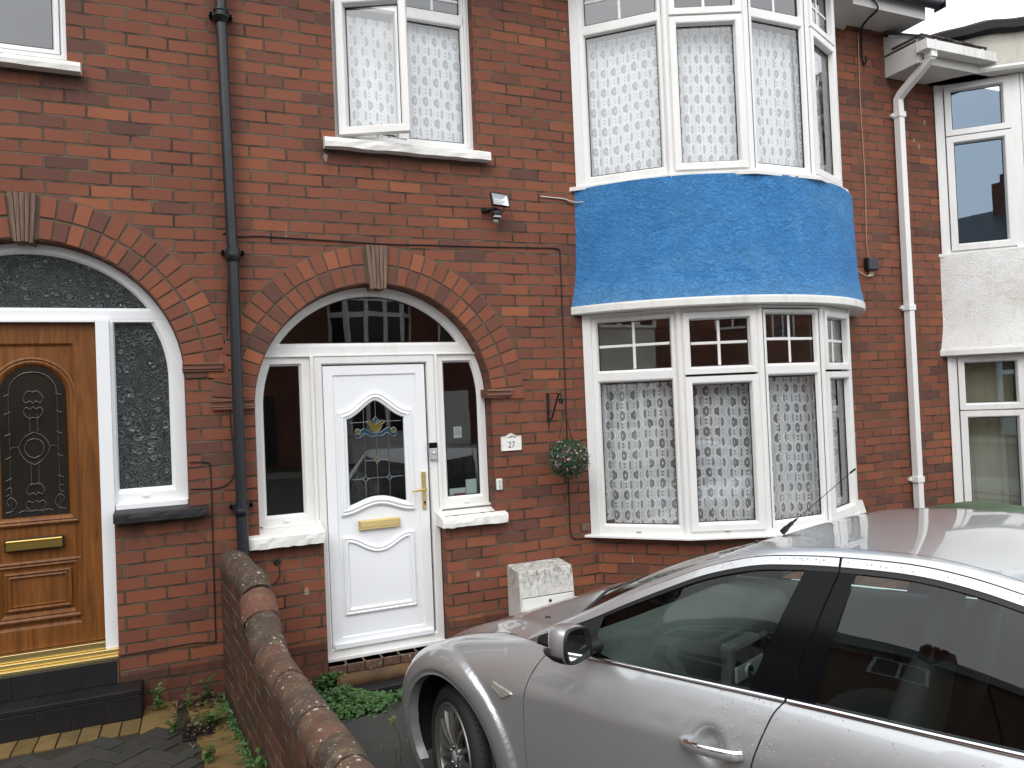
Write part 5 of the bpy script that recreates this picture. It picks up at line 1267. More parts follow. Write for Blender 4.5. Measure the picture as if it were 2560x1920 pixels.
# wheelie bin by the right house
wb = thing('wheelie_bin', 'green wheelie bin with lid standing before the white bayed house', 'wheelie bin', (6.05, -1.1, -.05), 0)
bx0, by0 = 5.64, -1.36
mb = MB(); rows = [[(bx0+.05+.5*0+a*k, by0+.06+b*k*1.0, z) for a, b in ((0, 0), (1, 0), (1, 1), (0, 1))] for k, z in ((.50, .0), (.56, .80))]
rows = [[(bx0+.30+sx*w_, by0+.32+sy*w_, z) for sx, sy in ((-1, -1), (1, -1), (1, 1), (-1, 1))] for w_, z in ((.22, -.02), (.27, .80), (.295, .80), (.295, .85))]
mb.grid([[Vector(v) for v in r_] for r_ in rows], 0, .5, False, closed=True); mb.build('body', 'green_plastic', wb, bevel=.01)
mb = MB(); rows = []
for i in range(9):
    v_ = -1+2*i/8; row = []
    for j in range(9):
        u_ = -1+2*j/8; row.append(Vector((bx0+.30+u_*.31, by0+.32+v_*.32, .858+.045*(1-u_**4)*(1-v_**4))))
    rows.append(row)
mb.grid(rows); mb.build('lid', 'green_plastic', wb, solid=.012)
mb = MB(); mb.tube(catmull([(bx0+.15, by0-.01, .865), (bx0+.16, by0-.04, .875), (bx0+.30, by0-.045, .88), (bx0+.44, by0-.04, .875), (bx0+.45, by0-.01, .865)], 4), .013, 8); mb.build('handle', 'green_plastic', wb)
mb = MB(); 
for s_ in (0, 1): mb.lathe([(0, .09), (.04, .09)], (bx0+.02+s_*.52, by0+.62, .05), (1, 0, 0), 20)
mb.build('wheel', 'rubber', wb)
wb.location.z -= .035
# ================================================================ HOUSES ACROSS THE ROAD (seen in the reflections)
def far_house(x, k):
    Y = -18.5; t = thing('brick_house', '', 'house', (x, Y, 0))
    mb = MB(); mb.box(x-3.2, x+3.2, Y-6, Y, -.2, 5.6); mb.build('wall', 'brick_far', t, uvw=True)
    mb = MB(); mb.add([(x-3.2, Y+.35, 5.5), (x+3.2, Y+.35, 5.5), (x+3.2, Y-3.2, 8.1), (x-3.2, Y-3.2, 8.1), (x+3.2, Y-6.5, 5.6), (x-3.2, Y-6.5, 5.6)], [(0, 1, 2, 3), (3, 2, 4, 5)]); mb.build('roof', 'slate', t, solid=.08)
    mb = MB(); mb.box(x+2.5, x+3.4, Y-3.6, Y-2.8, 7.4, 9.0); 
    for q in range(3): mb.lathe([(0, .11), (.35, .10)], (x+2.7+q*.25, Y-3.2, 9.0), (0, 0, 1), 10)
    mb.build('chimney', 'brick_far', t, uvw=True)
    bxx = x-1.2
    for z0, z1 in ((.9, 2.5), (3.6, 5.2)):
        mb = MB(); P = [(bxx-1.3, Y), (bxx-.9, Y+.6), (bxx+.9, Y+.6), (bxx+1.3, Y)]
        fr, gl = MB(), MB()
        for i in range(3):
            a, b = Vector(P[i]), Vector(P[i+1]); L = (b-a).length; d = (b-a)/L; n = Vector((-d.y, d.x)); nn = 1 if i != 1 else 3
            T_ = lambda u, z, o, a=a, d=d, n=n: Vector((a.x+d.x*u+n.x*o, a.y+d.y*u+n.y*o, z))
            gl.add([T_(0, z0, 0), T_(L, z0, 0), T_(L, z1, 0), T_(0, z1, 0)], [(0, 1, 2, 3)])
            for q in range(nn):
                u0, u1 = L*q/nn, L*(q+1)/nn
                for za, zb in ((z0, z0+(z1-z0)*.7), (z0+(z1-z0)*.7, z1)): fr.ring(rect(u0, u1, za, zb), [(0, .0), (0, .05), (.07, .05), (.07, .0)], T_)
        gl.build('bay_glass', 'bevel_glass', t); fr.build('bay_frame', 'upvc', t)
        sp_ = MB(); zt_ = (-.2, z0) if z0 < 2 else (2.5, 3.6)
        sp_.add([(p[0], p[1]-.0, z) for z in zt_ for p in P], [(0, 1, 5, 4), (1, 2, 6, 5), (2, 3, 7, 6)]); sp_.build('bay_panel', ('render_white', 'render_cream')[k % 2], t)
    for (a, b, z0, z1) in ((1.1, 2.2, 3.7, 5.0),):
        T_ = lambda u, z, o: Vector((x+u, Y+.0+o, z)); f = MB(); f.ring(rect(a, b, z0, z1), [(0, 0), (0, .06), (.07, .06), (.07, 0)], T_); f.box(x+a+.5, x+a+.56, Y, Y+.055, z0, z1); f.build('window_frame', 'upvc', t)
        g = MB(); g.poly(rect(a, b, z0, z1), T_, .01); g.build('window_glass', 'bevel_glass', t)
    f = MB(); f.box(x+1.1, x+2.1, Y, Y+.06, .1, 2.2); f.build('front_door', ('black_plastic', 'upvc', 'green_plastic')[k % 3], t)
    return t
far = []
descs = ['first', 'second', 'third', 'fourth', 'fifth', 'sixth', 'seventh']
for k in range(7):
    t = far_house(-19.2+k*6.4, k); t['label'] = 'brick terraced house across the road, %s from its left end, seen only in reflections' % descs[k]; t['group'] = 'terrace across the road'; far.append(t)
for k in range(4):
    t = far_house(-7.85-k*6.45, k+1); t.location = (-7.85-k*6.45, 0, 0); t.rotation_euler = (0, 0, PI); t['label'] = 'brick terraced house in this row, %s beyond the orange door, outside the frame' % descs[k]; t['group'] = 'same terrace further left'
for k in range(4):  # row added out of view so the car glass reflects dark houses
    t = far_house(0, k); t.location = (-8.6, -3.45-k*6.45, 0); t.rotation_euler = (0, 0, -PI/2); t['label'] = 'added house out of view, %s from the terrace, seen only in car reflections' % descs[k]; t['group'] = 'added houses for the car reflections'
# ================================================================ CAR (built in its own axes: x forward from the front axle, y to its left, z up)
CH = -.410
car = thing('parked_car', 'silver grey hatchback parked nose-in towards the red brick house', 'car', (1.757-.023, -1.561-.010, -.025-.0276), math.atan2(math.cos(CH), math.sin(CH)))
car.rotation_euler.x = R(1.8)   # it leans with the cross fall of the drive
def cv(s, l, z): return Vector((-s, l, z))
CTRL = [(3.86, 0), (3.85, .25), (3.80, .52), (3.70, .70), (3.50, .80), (3.2, .855), (2.7, .885), (2.2, .900), (1.7, .906), (1.1, .906), (.75, .903), (.45, .896), (.15, .880), (-.10, .850), (-.29, .795), (-.44, .715), (-.57, .60), (-.67, .455), (-.735, .285), (-.765, .12), (-.77, 0)]
_pl = catmull([(a, b, 0) for a, b in CTRL], 10); _g = [0.]
for a, b in zip(_pl, _pl[1:]): _g.append(_g[-1]+(b-a).length)
def plan(g):
    g = min(max(g, 0), _g[-1]-1e-6); lo, hi = 0, len(_g)-1
    while hi-lo > 1:
        m_ = (lo+hi)//2
        if _g[m_] <= g: lo = m_
        else: hi = m_
    t = (g-_g[lo])/(_g[hi]-_g[lo]); p = _pl[lo].lerp(_pl[hi], t)
    i0, i1 = max(lo-1, 0), min(hi+1, len(_pl)-1); d = (_pl[i1]-_pl[i0])
    d0 = (_pl[hi]-_pl[i0]).normalized(); d1 = (_pl[i1]-_pl[lo]).normalized(); d = (d0*(1-t)+d1*t).normalized()
    n = Vector((-d.y, d.x)) if False else Vector((d.y, -d.x)); n = Vector((n.x, n.y))
    # outward normal: away from the car's middle
    if n.x*(p.x-1.5)*.2+n.y*p.y < 0: n = -n
    return p.x, p.y, n
def g_of_s(s):  # on the side part only
    best = min(range(len(_pl)), key=lambda i: abs(_pl[i].x-s) if _pl[i].y > .5 else 9)
    i = best; j = i+1 if _pl[i].x > s else i-1; j = min(max(j, 0), len(_pl)-1)
    if _pl[i].x == _pl[j].x: return _g[i]
    t = (s-_pl[i].x)/(_pl[j].x-_pl[i].x); return _g[i]+(_g[j]-_g[i])*t
ZT = [(-.78, .51), (-.70, .56), (-.58, .62), (-.45, .685), (-.28, .75), (-.1, .81), (.1, .868), (.3, .908), (.5, .932), (.86, .945), (1.63, .974), (2.24, .988), (2.8, 1.012), (3.3, 1.035), (3.7, 1.01), (3.9, .97)]
_zt = [(p.x, p.y) for p in catmull([(a, b, 0) for a, b in ZT], 6)]
def ztop(s): return lerpt(_zt, s)
HUBS = [(.03, .322), (2.784, .322)]
AR_ = .368
def carP(g, z):
    s, l, n = plan(g); zt_ = ztop(s); zc = zt_-.205+.02*smooth(s, .2, .8); ins = 0.
    if z > zc:
        u = min(1, (z-zc)/(zt_-zc)); kb = smooth(s, .25, .75)*(1-smooth(s, 3.2, 3.6))
        belt = .020*u+.040*u*u; rnd = .135*(1-math.sqrt(max(0, 1-u**2.4)))+.012*u
        ins = belt*kb+rnd*(1-kb)
    else:
        u = (zc-z)/(zc-.18); ins = .004*u+.050*u**2.4
        ins += .012*math.exp(-((z-.40)/.035)**2)*smooth(s, .5, .7)*(1-smooth(s, 2.0, 2.2))*0
    for hs_, hz in HUBS:
        d = math.hypot(s-hs_, z-hz)
        if d < .62 and z < .84: ins -= .017*smooth(d, .489, .482)+.006*math.sin(PI*min(1, max(0, (.484-d)/.095)))-.012*smooth(d, .395, .378)
    # door handle cups
    for cs, cz in ((1.395, .792), (2.32, .83)):
        d = math.hypot((s-cs)/.062, (z-cz)/.066)
        if d < 1.35: ins += .026*(1-smooth(d, .25, 1.08))
    return s, l-0, n, ins
def P3(g, z, off=0., side=1):
    s, l, n, ins = carP(g, z); return cv(s+n.x*(off-ins), (l+n.y*(off-ins))*side, z)
def gapcurve(tab): 
    c = [(p.x, p.y) for p in catmull([(a, b, 0) for a, b in tab], 5)]; return lambda z: lerpt(c, z)
gap1 = gapcurve([(.13, .61), (.30, .582), (.49, .566), (.65, .562), (.76, .570), (.84, .598), (.90, .634), (.945, .674)])
gap2 = gapcurve([(.18, 1.50), (.40, 1.515), (.60, 1.527), (.74, 1.533), (.80, 1.546), (.88, 1.574), (.94, 1.599), (.98, 1.632)])
gap3 = gapcurve([(.18, 2.28), (.40, 2.30), (.55, 2.36), (.70, 2.50), (.85, 2.60), (1.04, 2.66)])
def patch(mb, fa, fb, ncol, nrow, side, zb=.19, rim=True, cut=None, gend=None, sel=None, ztoff=0.):
    """grid between the vertical curves fa(z) and fb(z) (both give s); gend: end at this plan length instead"""
    rows = []; info = []
    for i in range(nrow+1):
        v = i/nrow; row = []; inf = []
        for j in range(ncol+1):
            zz = zb+(.95-zb)*v
            for _ in range(2):
                ga = g_of_s(fa(zz)) if fa else _g[-1]; gb = g_of_s(fb(zz)) if fb else gend
                g = ga+(gb-ga)*j/ncol; s = plan(g)[0]; zz = zb+(ztop(s)-ztoff-zb)*v
            row.append((g, zz)); inf.append((s, zz))
        rows.append(row); info.append(inf)
    pts = [[P3(g, z, 0, side) for g, z in r_] for r_ in rows]
    dead = set(); snapped = {}
    if cut:
        hs_, hz, cr_ = cut
        for i in range(nrow+1):
            for j in range(ncol+1):
                s, z = info[i][j]; d = math.hypot(s-hs_, z-hz)
                if d < cr_: dead.add((i, j))
        for (i, j) in list(dead):
            if any((a, b) not in dead for a in (i-1, i, i+1) for b in (j-1, j, j+1) if 0 <= a <= nrow and 0 <= b <= ncol): snapped[(i, j)] = 1
        for (i, j) in snapped:
            s, z = info[i][j]; d = math.hypot(s-hs_, z-hz) or 1; k = cr_/d; s2, z2 = hs_+(s-hs_)*k, max(zb, hz+(z-hz)*k)
            g2 = rows[i][j][0]+(s-s2)   # plan length grows forwards, s backwards
            pts[i][j] = P3(g2, z2, 0, side)
    vs = [p for r_ in pts for p in r_]; W_ = ncol+1; fs = []
    for i in range(nrow):
        for j in range(ncol):
            q = [(i, j), (i, j+1), (i+1, j+1), (i+1, j)]
            if all(c in dead for c in q): continue
            if sel and not sel(*[sum(info[a][b][k] for a, b in q)/4 for k in (0, 1)]): continue
            fs.append(tuple(a*W_+b for a, b in q))
    mb.add(vs, fs, 0, .5, True)
    if rim:  # turned-in edges along both vertical gaps
        for j in (0, ncol):
            if (j == ncol and fb is None): continue
            r_ = [[pts[i][j] for i in range(nrow+1)], [P3(rows[i][j][0], rows[i][j][1], -.018, side) for i in range(nrow+1)]]
            mb.grid(r_, 0, .5, False)
def car_part(mb, name, mat, parent=None, **k): return mb.build(name, mat, parent or car, **k)
HG = .0028
for side in (1, -1):
    lab = 'near' if side == 1 else 'far'
    bumper = lambda s, z: s < -.30 and z < .605+.10*(s+.88)*0+.0 - 0 or (s < -.86)
    seam = lambda s: lerpt([(-.9, .53), (-.7, .56), (-.5, .60), (-.40, .60), (-.3, .58)], s)
    wing = MB(); patch(wing, lambda z: gap1(z)-HG, None, 190, 90, side, cut=(*HUBS[0], AR_), gend=_g[-1], zb=.13, sel=lambda s, z: not (s < -.30 and z < seam(s)))
    car_part(wing, 'front_wing', 'car_paint', recalc=True)
    bm_ = MB(); patch(bm_, lambda z: gap1(z)-HG, None, 124, 56, side, cut=(*HUBS[0], AR_), gend=_g[-1], zb=.13, sel=lambda s, z: (s < -.30 and z < seam(s)), rim=False)
    car_part(bm_, 'front_bumper', 'car_paint')
    d1 = MB(); patch(d1, lambda z: gap2(z)-HG, lambda z: gap1(z)+HG, 90, 64, side); door1 = car_part(d1, 'front_door', 'car_paint')
    d2 = MB(); patch(d2, lambda z: gap3(z)-HG, lambda z: gap2(z)+HG, 60, 48, side, cut=(*HUBS[1], AR_)); door2 = car_part(d2, 'rear_door', 'car_paint')
    q_ = MB(); rowsq = patch(q_, None, lambda z: gap3(z)+HG, 90, 44, side, cut=(*HUBS[1], AR_), gend=None) if False else None
    # rear quarter: from the tail (plan length 0) to gap3
    def pq(mb):
        nr_, nc_ = 44, 90; pts = {}; inf = {}
        for i in range(nr_+1):
            for j in range(nc_+1):
                zz = .19+(.95-.19)*i/nr_
                for _ in range(2):
                    gb = g_of_s(gap3(zz)+HG); g = gb*j/nc_; s = plan(g)[0]; zz = .19+(ztop(s)-.19)*i/nr_
                inf[i, j] = (s, zz, g); pts[i, j] = P3(g, zz, 0, side)
        dead = {k for k, v in inf.items() if math.hypot(v[0]-HUBS[1][0], v[1]-HUBS[1][1]) < AR_}
        for (i, j) in dead:
            if any((a, b) in inf and (a, b) not in dead for a in (i-1, i, i+1) for b in (j-1, j, j+1)):
                s, z, g = inf[i, j]; h0, h1 = HUBS[1]; d = math.hypot(s-h0, z-h1) or 1; k = AR_/d; s2 = h0+(s-h0)*k; pts[i, j] = P3(g+(s-s2), max(.19, h1+(z-h1)*k), 0, side)
        vs = [pts[i, j] for i in range(nr_+1) for j in range(nc_+1)]
        fs = [(i*(nc_+1)+j, i*(nc_+1)+j+1, (i+1)*(nc_+1)+j+1, (i+1)*(nc_+1)+j) for i in range(nr_) for j in range(nc_) if not all(c in dead for c in ((i, j), (i, j+1), (i+1, j+1), (i+1, j)))]
        mb.add(vs, fs, 0, .5, True)
    q_ = MB(); pq(q_); car_part(q_, 'rear_quarter', 'car_paint')
    # dark body behind the gaps and arch lips
    for hs_, hz in HUBS:
        lp = MB(); r0, r1 = [], []
        for i in range(41):
            a = R(-22+224*i/40); s, z = hs_-AR_*math.cos(a), hz+AR_*math.sin(a); g = g_of_s(s) if s > -.3 else None
            if s < -.3: g = min(range(len(_pl)), key=lambda k: abs(_pl[k].x-s)+(0 if _pl[k].y > .5 else 9)); g = _g[g]
            p = P3(g, max(.13, z), 0, side); q = P3(g, max(.13, z), -.045, side); r0.append(p); r1.append(q)
        lp.grid([r0, r1], 0, .5, True); car_part(lp, 'arch_lip', 'car_paint')
    for hs_, hz in HUBS:
        ln = MB(); rows = []
        def ll_(s): return .85 if s > .1 else plan(_g[min(range(len(_pl)), key=lambda k: abs(_pl[k].x-s)+(0 if _pl[k].y > .5 else 9))])[1]-.035
        for l in (.85, .48):
            rows.append([cv(hs_-(AR_+.006)*math.cos(a_), side*(min(l, ll_(hs_-(AR_+.006)*math.cos(a_))) if l > .5 else l), hz+(AR_+.006)*math.sin(a_)) for a_ in [R(-20+220*i/24) for i in range(25)]])
        ln.grid(rows, 0, .5, True); ln.add([cv(hs_-(AR_+.006)*math.cos(a_), side*.48, hz+(AR_+.006)*math.sin(a_)) for a_ in [R(-20+220*i/24) for i in range(25)]], [tuple(range(25))])
        car_part(ln, 'arch_liner', 'felt_black')
    ib = MB(); rows = [[P3(g_of_s(s), z, -.030, side) for s in [.46+.06*i for i in range(38)]] for z in (.22, .4, .6, .8, .90)]; ib.grid(rows, 0, .5, True); car_part(ib, 'inner_panel', 'rubber')
    # handles
    for cs, cz, dr in ((1.395, .792, door1), (2.32, .83, door2)):
        h = MB(); rows = []; n = 16
        for i in range(n+1):
            t = i/n; s = cs-.105+.225*t; z = cz-.006+.010*t; g = g_of_s(s); out = .008+.030*math.sin(PI*min(1, max(0, t)))**.6; hh = .0165-.003*abs(t-.5); th = .009
            if i in (0, n): hh *= .75; th *= .5
            b = P3(g, z, out, side); nn = Vector((0, side, 0)); U = Vector((0, 0, 1)); base = b
            base = Vector((b.x, side*(.906+out), b.z))
            rows.append([base+U*hh*math.cos(a)+nn*th*math.sin(a) for a in [2*PI*k/14 for k in range(14)]])
        h.grid(rows, 0, .5, True, closed=True); h.add(rows[0], [tuple(range(14))]); h.add(rows[-1], [tuple(range(14))])
        ho = car_part(h, 'door_handle', 'car_paint', dr)
        h = MB(); rows = []
        for i in range(2, n+1):
            t = i/n; s = cs-.105+.225*t; z = cz-.006+.010*t; out = .008+.030*math.sin(PI*t)**.6; base = Vector((-s, side*(.906+out+.0015), z+.003))
            if i == n: base.y = side*(.906+out+.002)
            rows.append([base+Vector((0, 0, 1))*.0168*math.cos(a)+Vector((0, side, 0))*.010*math.sin(a) for a in [R(8+14*k) for k in range(5)]])
        h.grid(rows, 0, .5, True); h.build('handle_chrome', 'chrome', ho)
    # belt chrome
    ch = MB()
    for (sa, sb) in ((.80, 1.628), (1.636, 2.62)):
        rows = []
        for q in range(5):
            a = R(-30+50*q); row = []
            for i in range(31):
                s = sa+(sb-sa)*i/30; row.append(P3(g_of_s(s), ztop(s), .000, side)+Vector((0, side*(.0035+.006*math.cos(a)), .004+.0095*math.sin(a))))
            rows.append(row)
        ch.grid(rows, 0, .5, True)
    car_part(ch, 'belt_trim', 'chrome')
    # side repeater
    lm = MB(); pts_ = [(.372, .738), (.384, .762), (.492, .744), (.500, .736), (.443, .706)]
    lm.ring([(s, z) for s, z in pts_], [(0, 0), (0, .004), (.004, .007)], lambda s, z, o: P3(g_of_s(s), z, o, side)); lm.add([P3(g_of_s(s), z, .007, side) for s, z in offs(pts_, .004)], [tuple(range(5))])
    car_part(lm, 'side_repeater', 'lamp_clear')
# bonnet: every row runs from the wing's top edge to its mirror image
def hood_edge(s0):
    i = min(range(len(_pl)), key=lambda k: abs(_pl[k].x-s0) if _pl[k].x < 2 else 9); i = min(max(i, 1), len(_pl)-2); d = 1 if _pl[i].x > s0 else -1
    j = i+d; t = (s0-_pl[i].x)/((_pl[j].x-_pl[i].x) or 1); g = _g[i]+(_g[j]-_g[i])*max(0, min(1, t)); return hood_row(g)
def hood_row(g): s = plan(g)[0]; return P3(g, ztop(s), 0, 1)
def hood_on(E, j, w_=0.):
    s = -E.x; cr_ = lerpt([(-.62, .0), (-.45, .016), (-.2, .020), (.1, .024), (.5, .036)], s); rd = .010*math.exp(-((abs(j)-.72)/.09)**2)*smooth(s, -.6, -.2)
    ds = -.24*(1-j*j)*w_; dz = .16*ds*0
    return cv(s+ds, E.y*j, E.z+dz+cr_*(1-abs(j)**2.4)+rd+ds*.30)
def hood_pt(s, j): return hood_on(hood_edge(s), j, smooth(s, .0, .56))
mb = MB(); rows = []; g0 = g_of_s(.56); g1 = _g[-1]
for i in range(81):
    g = g0+(g1-.001-g0)*i/80; E = hood_row(g); rows.append([hood_on(E, -1+2*k/40, smooth(-E.x, .0, .56)) for k in range(41)])
mb.grid(rows, 0, .5, True); hood = car_part(mb, 'bonnet', 'car_paint')
mb = MB()
for side in (1, -1):
    pts = []
    for i in range(40):
        s = -.42+(.40+.42)*i/39; j = lerpt([(-.42, .86), (-.2, .93), (.1, .965), (.40, .975)], s); p = hood_pt(s, j*side); pts.append((p, j))
    rows = [[p+Vector((0, -.0022*side, .0012)) for p, j in pts], [p+Vector((0, .0022*side, .0012)) for p, j in pts]]; mb.grid(rows, 0, .5, False)
mb.build('shut_line', 'gasket', hood, recalc=False)
mb = MB()
for side in (1, -1): mb.lathe([(0, .016), (.006, .014), (.010, .006), (.010, 0)], hood_pt(.43, .55*side)+Vector((0, 0, -.002)), (0, 0, 1), 12); 
mb.build('washer_jet', 'black_plastic', hood)
# headlamps
for side in (1, -1):
    mb = MB(); rows = []
    for i in range(9):
        z = .50+.022*i*.9; rows.append([P3(_g[-1]-.22-.045*k, min(z, ztop(plan(_g[-1]-.22-.045*k)[0])-.012), .004, side) for k in range(13)])
    mb.grid(rows, 0, .5, True); car_part(mb, 'headlight', 'lamp_clear')
# cowl, windscreen, rails, roof
RAIL = [(0.5, 0.795, 0.935), (0.66, 0.777, 1.02), (0.8, 0.762, 1.091), (0.97, 0.737, 1.182), (1.154, 0.707, 1.268), (1.3, 0.683, 1.33), (1.464, 0.67, 1.379), (1.6, 0.665, 1.398), (1.75, 0.663, 1.409), (1.95, 0.661, 1.412), (2.1, 0.661, 1.395), (2.25, 0.663, 1.36), (2.5, 0.667, 1.289), (2.75, 0.675, 1.209), (3.0, 0.687, 1.129), (3.25, 0.705, 1.059), (3.4, 0.715, 1.029)]
_r = catmull(RAIL, 6); _rl = [(p.x, p.y) for p in _r]; _rz = [(p.x, p.z) for p in _r]
def rail(s): return lerpt(_rl, s), lerpt(_rz, s)
def Gp(s, t, off=0., side=1):
    """greenhouse side: t=0 at the belt, 1 at the roof rail"""
    g = g_of_s(s); b = P3(g, ztop(s), -.012, 1); rl_, rz_ = rail(s); b = Vector((b.x, b.y, ztop(s)+.004))
    H_ = max(.001, rz_-b.z); l = b.y+(rl_-b.y)*t+.026*math.sin(PI*t)*min(1, H_/.3); z = b.z+(rz_-b.z)*t
    n = Vector((0, H_, (b.y-rl_))).normalized(); p = Vector((-s, l, z))+n*off; p.y *= side; return p
def Hh(s): return max(.02, math.hypot(rail(s)[1]-ztop(s), .2))
def sheet(fs, ft, n, m_, off, side, mat, name, parent=None, label=None):
    """fs(u,v) -> s ; ft(s,v) -> t"""
    mb = MB(); rows = []
    for i in range(m_+1):
        row = []
        for j in range(n+1):
            s = fs(j/n, i/m_); row.append(Gp(s, ft(s, i/m_), off, side))
        rows.append(row)
    mb.grid(rows, 0, .5, True); return car_part(mb, name, mat, parent, label=label)
FRW = .036; tf = lambda s: 1-(FRW+.016*(1-smooth(s, .8, 1.3)))/Hh(s); tse = lambda s: max(0, tf(s)-.017/Hh(s))
for side in (1, -1):
    gapB = lambda v: 1.632+(1.748-1.632)*v
    # silver window frames (front, rear) with the shut line between
    sheet(lambda u, v: .52+(gapB(1)-.004-.52)*u, lambda s, v: max(.02, tf(s))+(1-.008/Hh(s)-max(.02, tf(s)))*v, 60, 4, .004, side, 'car_paint', 'front_window_frame')
    sheet(lambda u, v: gapB(1)+.004+(2.92-gapB(1))*u, lambda s, v: tf(s)+(1-.008/Hh(s)-tf(s))*v, 50, 4, .004, side, 'car_paint', 'rear_window_frame')
    # rubber seal
    sheet(lambda u, v: .60+(gapB(1)-.003-.60)*u, lambda s, v: tse(s)+(max(.02, tf(s))-tse(s))*v, 60, 2, .001, side, 'rubber', 'window_seal')
    sheet(lambda u, v: gapB(1)+.003+(2.84-gapB(1))*u, lambda s, v: tse(s)+(tf(s)-tse(s))*v, 50, 2, .001, side, 'rubber', 'window_seal')
    # mirror sail
    sF = lambda v: .872+.02*v
    sheet(lambda u, v: .56+(sF(v)-.56)*u, lambda s, v: tse(s)*v, 16, 8, .002, side, 'car_trim', 'mirror_sail')
    # glass
    bF = lambda v: 1.500+(1.640-1.500)*v; bR = lambda v: 1.712+(1.797-1.712)*v
    sheet(lambda u, v: sF(v)+(bF(v)-sF(v))*u, lambda s, v: tse(s)*v, 30, 10, -.006, side, 'car_glass', 'front_side_glass')
    sheet(lambda u, v: bR(v)+(2.62+.10*v-bR(v))*u, lambda s, v: tse(s)*v, 30, 10, -.006, side, 'car_glass_rear', 'rear_side_glass')
    # B pillar
    sheet(lambda u, v: bF(v)+(gapB(v)-.0035-bF(v))*u, lambda s, v: tse(s)*v, 6, 10, .0, side, 'car_black', 'centre_pillar')
    sheet(lambda u, v: gapB(v)+.0035+(bR(v)-gapB(v)-.0035)*u, lambda s, v: tse(s)*v, 6, 10, .0, side, 'car_black', 'centre_pillar')
    sheet(lambda u, v: gapB(v)-.008+.016*u, lambda s, v: tf(s)*v, 2, 10, -.02, side, 'rubber', 'pillar_gap')
    # C pillar
    sheet(lambda u, v: 2.62+.10*v+(3.38-2.62-.10*v)*u, lambda s, v: tf(s)*v, 20, 8, .001, side, 'car_paint', 'rear_pillar')
    # dark inner layer behind the frames
    sheet(lambda u, v: .54+(2.9-.54)*u, lambda s, v: tse(s)+(1-tse(s))*v, 60, 3, -.022, side, 'rubber', 'door_seal')
    # roof side / A pillar outer band up to the roof gutter
    mb = MB(); rows = [[], [], [], [], []]
    for i in range(90):
        s = .50+(3.38-.50)*i/89; rl_, rz_ = rail(s); sl = (rail(s+.02)[1]-rail(s-.02)[1])/.04; nrm = Vector((sl, 0, 1)).normalized()
        p = Vector((-s, rl_, rz_))
        for k, (dl, dz) in enumerate(((0.002, -.003), (-.008, .006), (-.022, .0105), (-.042, .0135), (-.060, .014))): q = p+Vector((0, dl, 0))+nrm*dz; q.y *= side; rows[k].append(q)
    mb.grid(rows, 0, .5, True); car_part(mb, 'roof_rail', 'car_paint')
    # roof gutter strip
    mb = MB(); rows = [[], []]
    for i in range(70):
        s = 1.02+(3.0-1.02)*i/69; rl_, rz_ = rail(s); sl = (rail(s+.02)[1]-rail(s-.02)[1])/.04; nrm = Vector((sl, 0, 1)).normalized()
        for k, dl in enumerate((-.058, -.068)): q = Vector((-s, rl_+dl, rz_))+nrm*.0138; q.y *= side; rows[k].append(q)
    mb.grid(rows, 0, .5, True); car_part(mb, 'roof_gutter_strip', 'gasket')
# roof skin
mb = MB(); rows = []
for i in range(49):
    s_e = i/48; row = []
    for k in range(33):
        j = -1+2*k/32; s0_ = 1.30-.19*(1-j*j); s1_ = 2.62+.10*(1-j*j); s = s0_+(s1_-s0_)*s_e; rl_, rz_ = rail(s); sl = (rail(s+.02)[1]-rail(s-.02)[1])/.04
        row.append(cv(s, (rl_-.066)*j, rz_+.0135+.010*(1-abs(j)**2.2)))
    rows.append(row)
mb.grid(rows, 0, .5, True); roof = car_part(mb, 'roof', 'car_paint')
def wsc(j): return cv(.66-.25*(1-j*j), .715*j, ztop(.6)+.005+.030*(1-j*j)+.012)
def hdr(j): s = 1.30-.19*(1-j*j); rl_, rz_ = rail(s); return cv(s, (rl_-.064)*j, rz_+.012+.010*(1-abs(j)**2.2))
mb = MB(); rows = []; fritr = []
for i in range(15):
    t = i/14; rows.append([wsc(-1+2*k/28).lerp(hdr(-1+2*k/28), t)+Vector((.02*math.sin(PI*t), 0, .028*math.sin(PI*t))) for k in range(29)])
mb.grid(rows, 0, .5, True); ws = car_part(mb, 'windscreen', 'car_glass')
for k0, k1, side in ((0, 1, -1), (27, 28, 1)): pass
mb = MB()
mb.grid([[r_[0] for r_ in rows], [r_[0]+(r_[1]-r_[0])*.8+Vector((0, 0, -.004)) for r_ in rows]], 0, .5, True); mb.grid([[r_[28] for r_ in rows], [r_[28]+(r_[27]-r_[28])*.8+Vector((0, 0, -.004)) for r_ in rows]], 0, .5, True)
mb.grid([[p+Vector((0, 0, -.004)) for p in rows[0]], [p+Vector((0, 0, -.004)) for p in rows[1]]], 0, .5, True)
mb.build('windscreen_border', 'car_black', ws)
# filler between the rail band and the windscreen edge
mb = MB()
for side in (1, -1):
    a, b = [], []
    for i in range(24):
        s = .62+(1.36-.62)*i/23; rl_, rz_ = rail(s); sl = (rail(s+.02)[1]-rail(s-.02)[1])/.04; nrm = Vector((sl, 0, 1)).normalized(); q = Vector((-s, rl_-.060, rz_))+nrm*.014; q.y *= side; a.append(q)
        t = i/23; w_ = wsc(side).lerp(hdr(side), t)+Vector((.02*math.sin(PI*t), 0, .028*math.sin(PI*t)-.006)); b.append(w_)
    mb.grid([a, b], 0, .5, True)
car_part(mb, 'screen_pillar', 'car_paint')
